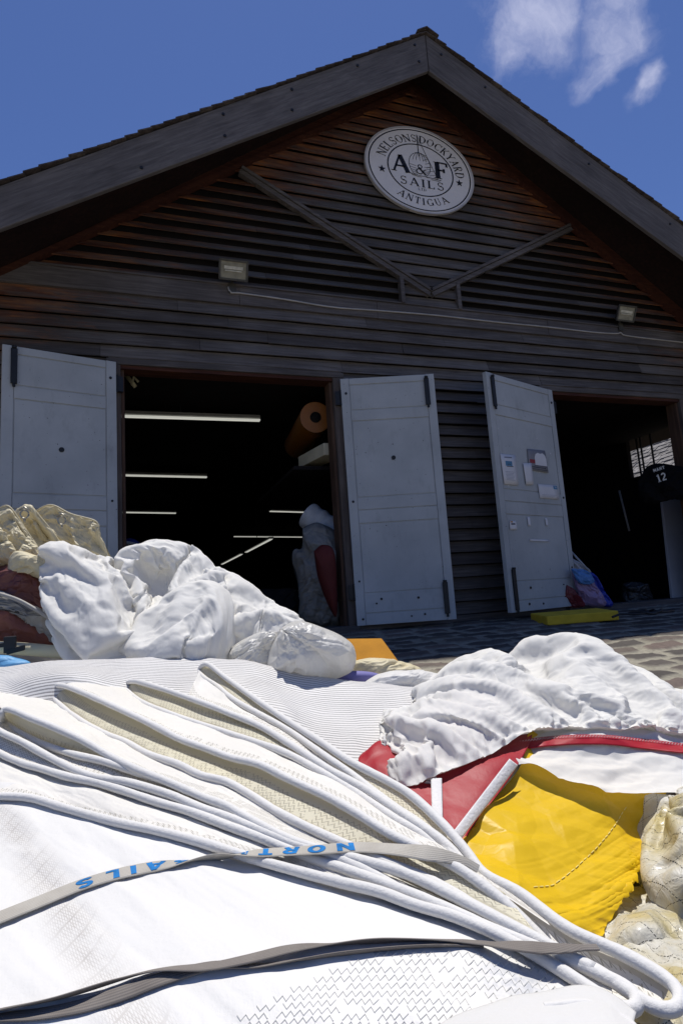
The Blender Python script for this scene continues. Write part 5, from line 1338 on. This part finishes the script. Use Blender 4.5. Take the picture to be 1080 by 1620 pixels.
# ================================================================ round sign on the gable
def sign():
    t = empty('round_sign', (3.09, -.06, 5.09), 'round white sign with black roman lettering and a sailing boat, fixed to the gable', 'sign')
    c = np.array([3.09, -.072, 5.09]); Rr = .68; EZ = .785
    M_W = simple('sign_white', (.72, .68, .66), .45, .4, .05, 3); M_K = simple('sign_black', (.012, .012, .016), .5, .3, .1)
    def disc(r0, r1, y, th, nseg=96):
        mb = MB(); vs = []; 
        for k in range(nseg):
            a = 2 * math.pi * k / nseg; ca, sa = math.cos(a), math.sin(a)
            vs += [c + (r1 * ca, y, r1 * sa * EZ), c + (r1 * ca, y + th, r1 * sa * EZ)] + ([c + (r0 * ca, y, r0 * sa * EZ), c + (r0 * ca, y + th, r0 * sa * EZ)] if r0 else [])
        s_ = 4 if r0 else 2; f = []
        for k in range(nseg):
            a = k * s_; b = ((k + 1) % nseg) * s_
            f.append((a, b, b + 1, a + 1))
            if r0: f += [(a + 2, b + 2, b, a), (a + 3, b + 3, b + 2, a + 2)]
        if not r0: f.append(tuple(k * s_ for k in range(nseg))); f.append(tuple(k * s_ + 1 for k in reversed(range(nseg))))
        mb.add(vs, f); return mb
    disc(0, Rr, 0, .03).build('board', M_W, t)
    disc(Rr - .010, Rr + .012, -.006, .034).build('rim', simple('rim_grey', (.45, .43, .43), .5), t)
    disc(Rr - .045, Rr - .030, -.003, .002).build('outer_ring', M_K, t)
    disc(.405, .42, -.003, .002).build('inner_ring', M_K, t)
    Y = -.0035
    def arc_text(mb, s, rad, h, amid, top, gap=.16, face=roman, xs=1.0):
        W = width(s, face, gap) * h * xs
        def f(x, y):
            if top:
                a = amid - (x * h * xs - W / 2) / rad; r = rad + (y - .5) * h
            else:
                a = amid + (x * h * xs - W / 2) / rad; r = rad - (y - .5) * h
            return c + (r * math.cos(a), Y, r * math.sin(a) * EZ)
        text(mb, s, f, face, gap=gap)
    global T_, H_k
    T_, H_k = .065, .15
    mb = MB()
    arc_text(mb, 'NELSONS', .508, .115, R_(129), True, .13)
    arc_text(mb, 'DOCKYARD', .508, .115, R_(44), True, .13)
    arc_text(mb, 'ANTIGUA', .508, .105, R_(-90), False, .22)
    def flat(s, x, z, h, gap=.1, xs=1.0):
        W = width(s, roman, gap) * h * xs
        text(mb, s, lambda u_, v_: c + (x - W / 2 + u_ * h * xs, Y, (z + v_ * h) * EZ), roman, gap=gap)
    flat('SAILS', .0, -.275, .125, .20, 1.2); flat("LTD.", .0, -.335, .04, .2)
    mb.build('small_lettering', M_K, t)
    T_, H_k = .09, .2; mb = MB(); flat('A', -.255, -.085, .27, .1, 1.05); flat('F', .265, -.085, .27, .1, 1.1); T_, H_k = .07, .16; flat('&', .0, -.065, .15, .1, 1.1); mb.build('large_lettering', M_K, t); T_, H_k = .05, .13
    mb = MB()
    for a in (R_(180 + 11), R_(-11)):
        cx, cz = .50 * math.cos(a), .50 * math.sin(a) - .0
        p = []
        for k in range(10):
            r = .048 if k % 2 == 0 else .02; aa = R_(90 + 36 * k); p.append(c + (cx + r * math.cos(aa), Y, cz * EZ + r * math.sin(aa)))
        p.append(c + (cx, Y, cz * EZ)); mb.add(p, [(k, (k + 1) % 10, 10) for k in range(10)])
    mb.build('star', M_K, t)
    # sailing boat: mast, spinnaker with panels, main sail with battens, hull
    mb = MB(); f = lambda x, y: c + (x, Y - .0006, y * EZ)
    w_ = .006
    mast = [(-.03, .56), (.0, .30), (-.0, .20)]
    stroke(mb, [(-.015, .575), (-.012, .22)], .010, f)
    stroke(mb, [(-.015, .575), (.03, .42), (.09, .24), (.21, -.10)], w_, f)
    stroke(mb, [(-.012, .50), (.005, .42), (.03, .40)], w_, f)
    spin = arcp(-.01, .08, .135, .20, 90, -60, 14); stroke(mb, spin, w_, f); spin = arcp(-.01, .08, .135, .20, 90, 245, 14); stroke(mb, spin, w_, f)
    for k in (-.085, -.04, .005, .05, .09): stroke(mb, arcp(-.01, .08, abs(k) + .004, .20, 90, 20 if k > 0 else 160, 8), .005, f)
    for z0 in (.06, .02, -.02, -.05, -.08): 
        r = .135 * math.sqrt(max(0, 1 - ((z0 - .08) / .2) ** 2)); stroke(mb, [(-.01 - r, z0 + .012), (-.01 - r * .5, z0), (-.055 - .0, z0 - .004)], .005, f); stroke(mb, [(.045, z0 - .004), (-.01 + r * .6, z0), (-.01 + r, z0 + .014)], .005, f)
    for k in range(6):
        z0 = .26 - k * .06; xr = np.interp(z0, [-.10, .24, .575], [.21, .09, -.015]); stroke(mb, [(xr - .05 - .008 * k, z0 - .03), (xr, z0)], .005, f)
    stroke(mb, [(.06, -.105), (.21, -.10)], w_, f)
    stroke(mb, [(-.13, -.075), (-.10, -.092), (.05, -.097), (.25, -.112), (.22, -.132), (.12, -.126)], .007, f); stroke(mb, [(-.13, -.075), (-.12, -.100), (-.05, -.116), (.0, -.114)], .006, f)
    mb.build('boat_emblem', M_K, t)
sign()

# ================================================================ floodlights and their cable
def flood(x, z, tilt, label):
    t = empty('floodlight', (x, -.05, z), label, 'lamp', 'floodlights on the belt board')
    a = R_(tilt); fy = np.array([.06 * math.sin(a * .4), -math.cos(R_(25)), -math.sin(R_(25))]); fy /= np.linalg.norm(fy); ux = np.cross(fy, [0, 0, 1.]); ux /= np.linalg.norm(ux); uz = np.cross(ux, fy)
    c = np.array([x, -.15, z + .10]); hw, hh, dp = .14, .095, .055
    M_H = simple('floodlight_housing', (.06, .055, .045), .5, .4, .3, 20); M_G = simple('floodlight_glass', (.22, .205, .15), .18, .6, .3, 12); M_T = simple('reflector', (.55, .52, .42), .3, .5, .25, 25)
    mb = MB(); q0 = [c + ux * sx * hw * .72 + uz * sz * hh * .72 - fy * dp for sx, sz in ((-1, -1), (1, -1), (1, 1), (-1, 1))]; q1 = [c + ux * sx * hw + uz * sz * hh + fy * .01 for sx, sz in ((-1, -1), (1, -1), (1, 1), (-1, 1))]
    mb.hexa(q0 + q1); mb.build('housing', M_H, t, bevel=.008)
    mb = MB()
    for (ax_, az_, hx_2, hz_) in ((0, hh - .008, hw, .010), (0, -hh + .008, hw, .010), (-hw + .008, 0, .010, hh), (hw - .008, 0, .010, hh)):
        mb.obox(c + ux * ax_ + uz * az_ + fy * .018, ux * hx_2, fy * .008, uz * hz_)
    mb.build('front_frame', M_H, t, bevel=.003)
    mb = MB(); mb.obox(c + fy * .0125, ux * (hw - .018), fy * .002, uz * (hh - .018)); mb.build('glass', M_G, t)
    mb = MB(); mb.obox(c + fy * .016 + uz * .02, ux * (hw - .05), fy * .001, uz * .014); mb.tube([c + fy * .017 - ux * (hw - .06) - uz * .01, c + fy * .017 + ux * (hw - .06) - uz * .01], .006, 8); mb.build('lamp_tube', M_T, t)
    mb = MB(); mb.tube([c - fy * dp, c - fy * dp + (0, .05, -.03), np.array([x, -.045, z - .03])], .014, 8); mb.obox((x, -.052, z - .03), (.035, 0, 0), (0, .006, 0), (0, 0, .05)); mb.build('bracket', M_H, t)
flood(.88, 3.42, 0, 'grey floodlight above the left doorway, at the start of the white cable')
flood(5.72, 3.46, 30, 'grey floodlight above the right doorway, tilted, beside the right louvres')
mb = MB(); pts = [(.84, -.05, 3.40), (.86, -.052, 3.34), (.95, -.05, 3.345), (1.4, -.048, 3.33), (1.9, -.046, 3.30), (2.45, -.046, 3.315), (3.1, -.045, 3.33), (3.9, -.045, 3.325), (4.6, -.045, 3.33), (5.3, -.045, 3.325), (5.65, -.045, 3.34), (5.72, -.05, 3.36), (5.8, -.045, 3.325), (6.6, -.045, 3.315), (8.0, -.045, 3.31)]
mb.tube(crom(pts, 200), .009, 8); o = mb.build('white_cable', simple('cable_white', (.36, .34, .32), .6), None, True); tag(o, 'thin white cable running along the flat board between the two floodlights', 'cable')

# ================================================================ papers on the right shutter
M_PAPER = simple('paper', (.66, .64, .64), .8, .15, .05, 5)
d4, pt4, W4, t4 = D4
Hh = HD
def on_leaf(u, v):     # photo point -> (a, z) on the leaf
    A = pt4(0, t4, 0); ex = pt4(1, t4, 0) - A; n = pt4(0, t4 + 1, 0) - A; r = ray(u, v); k = ((A - CAM) @ n) / (r @ n); q = CAM + r * k - A
    return float(q @ ex), float(q[2])
def pin_paper(corners, name, label, mat=M_PAPER, off=.004):
    q = [on_leaf(*p) for p in corners]
    mb = MB(); G = np.zeros((5, 5, 3))
    for i in range(5):
        for j in range(5):
            s_, t_2 = i / 4, j / 4; a = [(1 - s_) * ((1 - t_2) * q[0][k] + t_2 * q[1][k]) + s_ * ((1 - t_2) * q[3][k] + t_2 * q[2][k]) for k in (0, 1)]
            G[i, j] = pt4(a[0], t4 + off + .004 * math.sin(3 * s_) * (t_2 - .3) ** 2 * 3 + (.006 if i == 4 else 0) * t_2, a[1])
    mb.grid(G); o = mb.build(name, mat, None, True); s = o.modifiers.new('t', 'SOLIDIFY'); s.thickness = .001; tag(o, label, 'paper')
    def f(x, y):       # 0..1 across, 0..1 up
        a = [(1 - x) * ((1 - y) * q[3][k] + y * q[0][k]) + x * ((1 - y) * q[2][k] + y * q[1][k]) for k in (0, 1)]
        s_ = 1 - y
        return pt4(a[0], t4 + off + .004 * math.sin(3 * s_) * (x - .3) ** 2 * 3 + (.006 * max(0, (s_ - .75) * 4)) * x + .0016, a[1])
    return o, f
def quad(mb, f, x0, x1, y0, y1, n=3):
    xs = np.linspace(x0, x1, n + 1)
    for a, b in zip(xs[:-1], xs[1:]): mb.add([f(a, y0), f(b, y0), f(b, y1), f(a, y1)], [(0, 1, 2, 3)])
INK = simple('faded_grey_ink', (.20, .22, .28), .8, .1); INKB = simple('faded_blue_ink', (.10, .24, .38), .8, .1); INKR = simple('faded_red_ink', (.30, .06, .07), .8, .1); INKD = simple('dark_print', (.10, .10, .11), .8, .1)
o, f = pin_paper([(790,718),(814,720),(819,768),(797,766)], 'notice', 'tall white notice with a small blue picture, leftmost of the papers on the shutter door')
mb = MB(); quad(mb, f, .25, .75, .88, .92); 
for k in range(7): quad(mb, f, .2 + .02 * (k % 2), .8 - .05 * (k % 3), .42 - k * .045, .43 - k * .045)
mb.build('print', INK, o); mb = MB(); quad(mb, f, .28, .72, .62, .78); mb.build('picture', INKB, o)
mb = MB(); quad(mb, f, .34, .78, .59, .615); quad(mb, f, .3, .6, .66, .69); mb.build('picture_shadow', INKD, o)
o, f = pin_paper([(833,710),(861,713),(866,748),(836,743)], 'poster', 'small printed poster of a pale shirt, uppermost of the papers on the shutter door', simple('poster_grey', (.24, .235, .25), .7))
mb = MB(); P0 = [f(.36, .28), f(.36, .62), f(.42, .78), f(.55, .86), (f(.68, .82)), f(.82, .86), f(.94, .76), f(.98, .6), f(.98, .28)]; mb.add(P0, [tuple(range(len(P0)))[::-1]]); mb.build('shirt_picture', M_PAPER, o)
mb = MB(); quad(mb, f, .08, .46, .34, .52); mb.build('red_print', INKR, o)
mb = MB(); quad(mb, f, .04, .96, .06, .10); quad(mb, f, .04, .9, .14, .2); quad(mb, f, .3, .96, .23, .26); mb.build('dark_print', INKD, o)
o, f = pin_paper([(826,733),(839,733),(842,767),(831,767)], 'notice', 'narrow blank white slip below the shirt poster', off=.008)
o, f = pin_paper([(850,766),(880,768),(883,790),(853,788)], 'notice', 'wide white card with a small blue mark, nearest the hinge side of the shutter door')
mb = MB(); quad(mb, f, .78, .98, .7, .96); mb.build('blue_mark', INKB, o); mb = MB()
for k in range(3): quad(mb, f, .12, .9 - .1 * k, .26 - k * .08, .275 - k * .08)
mb.build('print', INK, o)
o, f = pin_paper([(805,824),(815,824),(817,838),(806,838)], 'sticker', 'tiny pale sticker with an orange corner, alone on the lower panel'); mb = MB(); quad(mb, f, .2, .8, .55, .72); mb.build('print', INKD, o)
mb = MB(); quad(mb, f, .1, .5, .8, .95); mb.build('orange_corner', simple('orange_ink', (.5, .25, .08), .8), o)
for cs, lb in (([(833,818),(837,818),(838,832),(835,832)], 'left upright scrap of white tape on the lower panel of the papered door'), ([(861,820),(864,820),(866,832),(863,832)], 'right upright scrap of white tape on the lower panel of the papered door'), ([(837,853),(867,854),(868,857),(838,856)], 'long level scrap of white tape on the lower panel of the papered door')):
    pin_paper(cs, 'tape_scrap', lb)
mb = MB(); rnd2 = random.Random(8)
for k in range(26):
    a = rnd2.uniform(.15, .95) * W4; zz = rnd2.uniform(1.25, 1.98) if k < 20 else rnd2.uniform(.9, 1.2); s_ = rnd2.uniform(.003, .010)
    q = pt4(a, t4 - .004, zz); qq = [pt4(a + s_ * math.cos(b + rnd2.random()) * rnd2.uniform(.5, 1.6), t4 - .003, zz + s_ * math.sin(b)) for b in (0, 1.5, 3, 4.6)]
    mb.add(qq, [(0, 1, 2, 3)])
mb.build('paper_scraps', M_PAPER, d4)

# ================================================================ inside the left doorway
M_TUBE = bpy.data.materials.new('lit_tube'); M_TUBE.use_nodes = True
b_ = M_TUBE.node_tree.nodes['Principled BSDF']; b_.inputs['Base Color'].default_value = (.7, .7, .66, 1); b_.inputs['Emission Color'].default_value = (1, 1, .9, 1); b_.inputs['Emission Strength'].default_value = .36
M_FIX = simple('lamp_fitting', (.25, .25, .24), .6)
def tube_lamp(a, b, zc, label):
    A = hit(a[0], a[1], 2, zc); B = hit(b[0], b[1], 2, zc); c = (A + B) / 2
    t = empty('tube_lamp', c, label, 'lamp', 'tube lamps under the workshop ceiling'); d = _n(B - A); s = np.cross(d, [0, 0, 1.]); Lh = np.linalg.norm(B - A) / 2
    mb = MB(); mb.obox(c + (0, 0, .035), d * Lh, s * .055, (0, 0, .018)); mb.build('fitting', M_FIX, t, bevel=.004)
    for k in (-1, 1):
        mb = MB(); mb.tube([A + s * .022 * k, B + s * .022 * k], .011, 8); mb.build('tube', M_TUBE, t, True)
    mb = MB(); mb.tube([c + (0, 0, .05), c + (0, 0, 2.66 - zc)], .008, 6); mb.build('hanger', M_BLACK, t)
ZT = 2.50
tube_lamp((150,657), (411,665), ZT, 'lit white tube lamp, nearest and highest in the left doorway')
tube_lamp((150,751), (327,755), ZT, 'lit white tube lamp, second from the top in the left doorway')
tube_lamp((150,810), (278,812), ZT, 'lit white tube lamp, third from the top at the left side of the left doorway')
tube_lamp((427,809), (500,811), ZT, 'short lit tube lamp left of the white roll of cloth')
tube_lamp((370,849), (500,850), ZT, 'thin distant level tube lamp above the slanting lamps')
tube_lamp((389,874), (429,853), 1.7, 'upper of the two slanting tube lamps deep in the left doorway')
tube_lamp((351,893), (382,877), 1.7, 'lower of the two slanting tube lamps deep in the left doorway')
def rollobj(name, a, b, da, db, rad, mat, label, cat, core=True, ring=0):
    A = P(a[0], a[1], da); B = P(b[0], b[1], db); t = empty(name, A, label, cat); d = _n(B - A)
    up = np.array([0, 0, 1.]); s = _n(np.cross(d, up)); w2 = np.cross(s, d)
    mb = MB(); n = 28; segs = 30; rs = np.random.RandomState(3)
    pts = [A + (B - A) * k / n for k in range(n + 1)]; rr = [rad * (1 + (.05 * math.sin(k * 1.3) if ring else .01)) for k in range(n + 1)]
    mb.tube(pts, rr, segs, False); mb.build('cloth', mat, t, True)
    mb = MB()
    for r0, r1, y in ((rad * .36, rad * .99, 0.0),):
        vs = []; 
        for k in range(segs):
            an = 2 * math.pi * k / segs; e = s * math.cos(an) + w2 * math.sin(an); vs += [A + e * r1, A + e * r0]
        mb.add(vs, [(2 * k, 2 * ((k + 1) % segs), 2 * ((k + 1) % segs) + 1, 2 * k + 1) for k in range(segs)])
    mb.build('end', mat, t)
    mb = MB(); mb.tube([A - d * .01, B], rad * .34, 18, True); mb.build('core', M_DARK, t, True)
M_ORG = simple('orange_film', (.27, .09, .006), .45, .5, .1); M_WR = simple('white_wrap', (.55, .55, .55), .6, .3, .15, 12, .01, 18)
rollobj('orange_roll', (499,660), (470,705), 6.3, 7.9, .17, M_ORG, 'orange yellow roll of sailcloth on the upper shelf, seen end on', 'cloth roll')
rollobj('white_roll', (487,815), (570,872), 6.5, 6.25, .15, M_WR, 'white wrapped roll of cloth tied with string, beside the right jamb of the left doorway', 'cloth roll', ring=1)
mb = MB(); A = P(510,712,6.1); q = P(489,724,6.5)
mb.obox(A + (.05, .25, .0), (.11, .0, 0), (-.06, .3, 0), (0, 0, .065)); o = mb.build('foam_block', simple('cream_foam', (.55, .50, .36), .8, .2, .1), None, bevel=.006); tag(o, 'cream foam block lying under the orange roll', 'foam')
mb = MB(); c = P(508, 700, 6.4); mb.box(c[0] - .35, c[0] + .55, c[1] - .1, c[1] + 2.0, c[2] - .33, c[2] - .29); c = P(508, 850, 6.0)
o = mb.build('wall_shelf', M_DARK, None); tag(o, 'dark shelf carrying the cream foam block', 'shelf')
X = lobe([(477,835),(505,828),(540,860),(540,990),(478,988),(474,940),(462,890),(465,872),(478,868)], 6.1, .30, n=40, centre=(508,910), seed=71, fac=.03, cell=.2)
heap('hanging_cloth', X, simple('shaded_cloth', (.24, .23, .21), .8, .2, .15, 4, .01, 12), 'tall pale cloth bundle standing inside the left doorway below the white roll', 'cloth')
X = lobe([(496,872),(510,862),(528,872),(533,930),(532,975),(520,960),(503,915)], 5.65, .10, n=26, centre=(516,910), seed=73, fac=0)
heap('maroon_bag', X, simple('maroon_bag', (.10, .015, .012), .7), 'dark maroon bag leaning on the pale cloth at the right jamb', 'bag')
X = lobe([(170,880),(200,852),(222,858),(252,882),(270,920),(200,960),(160,920)], 5.9, .2, n=30, centre=(215,900), seed=75, fac=.03, cell=.2)
heap('blue_bag', X, simple('dark_blue_bag', (.015, .03, .16), .6, .4), 'dark blue bag with a grey rope over it, inside the left doorway', 'bag')
mb = MB(); mb.tube(crom(pw([(196,858,5.6),(215,862,5.6),(238,870,5.6),(258,886,5.65)]), 30), .018, 8); o = mb.build('grey_rope', simple('old_rope', (.25, .25, .25), .8), None, True); tag(o, 'grey rope lying over the dark blue bag', 'rope')
X = lobe([(390,935),(430,932),(470,935),(480,990),(380,990)], 6.6, .25, n=30, centre=(430,965), seed=77, fac=.03, cell=.2)
heap('dark_bundle', X, simple('dark_bundle', (.02, .018, .02), .9, .1), 'dark bundle on the floor inside the left doorway', 'bundle')
mb = MB(); mb.tube([P(195,588,5.8), P(208,604,5.75), P(214,612,5.75)], .022, 8); mb.tube([P(208,609,5.75), P(212,596,5.72), P(219,604,5.75)], .014, 8)
o = mb.build('cream_bracket', simple('cream_plastic', (.50, .46, .30), .6), None, True); tag(o, 'cream plastic bracket hanging at the top left corner of the left doorway', 'bracket')

# ================================================================ inside the right doorway
mb = MB(); A = hit(1046, 790, 1, .75); C_2 = hit(1060, 955, 1, .45); 
x0 = A[0]; mb.hexa([(C_2[0] + .02, .42, .01), (7.4, .42, .01), (7.4, .46, .01), (C_2[0] + .02, .46, .01), (x0, .74, A[2]), (7.4, .74, A[2] + .02), (7.4, .78, A[2] + .02), (x0, .78, A[2])])
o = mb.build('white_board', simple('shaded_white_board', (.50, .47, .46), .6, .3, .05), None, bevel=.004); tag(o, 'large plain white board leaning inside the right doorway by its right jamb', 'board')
X = lobe([(1008,762),(1024,740),(1042,733),(1070,737),(1110,745),(1110,788),(1060,790),(1030,798),(1012,790)], 7.2, .10, n=34, centre=(1050,765), seed=81, fac=.03, cell=.2)
jk = heap('black_jacket', X, simple('black_cloth', (.006, .006, .007), .95, .05), 'black jacket printed with a pale number 12, hanging inside the right doorway', 'jacket')
mb = MB()
def jf(x, y, cx=1048, cy=757, sz=14, ang=-18):
    a = R_(ang); X_ = x * sz; Y_ = y * sz; return P(cx + X_ * math.cos(a) + Y_ * math.sin(a) * 1 - 7, cy + X_ * math.sin(a) - Y_ * math.cos(a) + 6, 6.985)
text(mb, '12', lambda x, y: jf(x, y, sz=12), block, gap=.1)
text(mb, 'MANY', lambda x, y: jf(x, y, 1041, 741, 5, -18), block, gap=.2)
mb.build('print', simple('jacket_print', (.5, .5, .48), .8), jk)
def thin(a, b, d, wd, dep2, name, mat, label, cat):
    mb = MB(); mb.tube([P(*a, d), P(*b, dep2)], wd, 8); o = mb.build(name, mat, None, True); tag(o, label, cat)
thin((979,776), (995,840), 8.6, .014, 8.4, 'grey_pole', simple('grey_metal', (.30, .30, .30), .4), 'thin grey pole standing in the dark of the right doorway', 'pole')
thin((897,866), (930,902), 6.6, .012, 6.4, 'white_batten', simple('white_batten', (.35, .35, .35), .5), 'thin pale batten leaning behind the blue sail bag', 'batten')
def bagp(outline, d, b, c, col, s_, name, label, cat='bag'):
    X = lobe(outline, d, b, n=30, centre=c, seed=s_, fac=.03, cell=.2); heap(name, X, simple(name + '_cloth', col, .45, .5, .15, 6), label, cat)
bagp([(885,870),(900,880),(915,890),(935,905),(925,930),(905,930),(885,925)], 6.55, .05, (905,905), (.42,.42,.44), 83, 'grey_sail_bag', 'pale grey cloth behind the light blue sail at the foot of the right doorway')
bagp([(903,902),(925,905),(945,930),(958,957),(925,957),(912,935)], 6.35, .05, (930,935), (.30,.20,.32), 84, 'violet_sail', 'folded violet and light blue sail leaning in the right doorway')
bagp([(903,900),(928,903),(940,920),(925,925),(912,918)], 6.28, .04, (920,912), (.08,.22,.50), 85, 'light_blue_sail', 'small light blue sail corner on top of the violet sail')
bagp([(926,904),(942,910),(956,935),(970,956),(955,958),(940,930)], 6.5, .05, (948,934), (.012,.03,.30), 86, 'blue_bag', 'dark blue bag right of the violet sail in the right doorway')
bagp([(896,925),(910,935),(925,958),(900,960),(890,945)], 6.3, .04, (905,945), (.14,.015,.02), 87, 'red_bag', 'dark red bag at the foot of the violet sail')
bagp([(985,925),(1005,920),(1025,930),(1030,955),(985,955)], 7.4, .1, (1008,940), (.015,.015,.018), 88, 'dark_bag', 'dark bag on the floor in the middle of the right doorway')

# ================================================================ shingled outbuilding seen through the side window
ob = empty('outbuilding', (14, 6, 0), 'sunlit shingle roofed outbuilding glimpsed through the side window', 'building')
M_SH2 = wood_mat('old_grey_shingles', 'x', (.13, .12, .11), (.34, .32, .30))
mb = MB(); xr0 = XR + 3.6; rr2 = random.Random(5)
for k in range(34):
    z0 = 1.3 + k * .14; x0 = xr0 + k * .16
    y = -6.0
    while y < 16:
        wd = rr2.uniform(.10, .22); dz = rr2.uniform(-.012, .02)
        mb.hexa([(x0 - .03, y, z0 + dz), (x0 + .20, y, z0 + .17 + dz), (x0 + .20, y + wd - .008, z0 + .17 + dz), (x0 - .03, y + wd - .008, z0 + dz), (x0 - .035, y, z0 + .03 + dz), (x0 + .19, y, z0 + .19 + dz), (x0 + .19, y + wd - .008, z0 + .19 + dz), (x0 - .035, y + wd - .008, z0 + .03 + dz)][::1]); y += wd
mb.build('roof', M_SH2, ob)
mb = MB(); mb.box(xr0 + .3, xr0 + 8, -5.6, 15.6, -.3, 1.6); mb.build('wall', W_TRIM, ob)
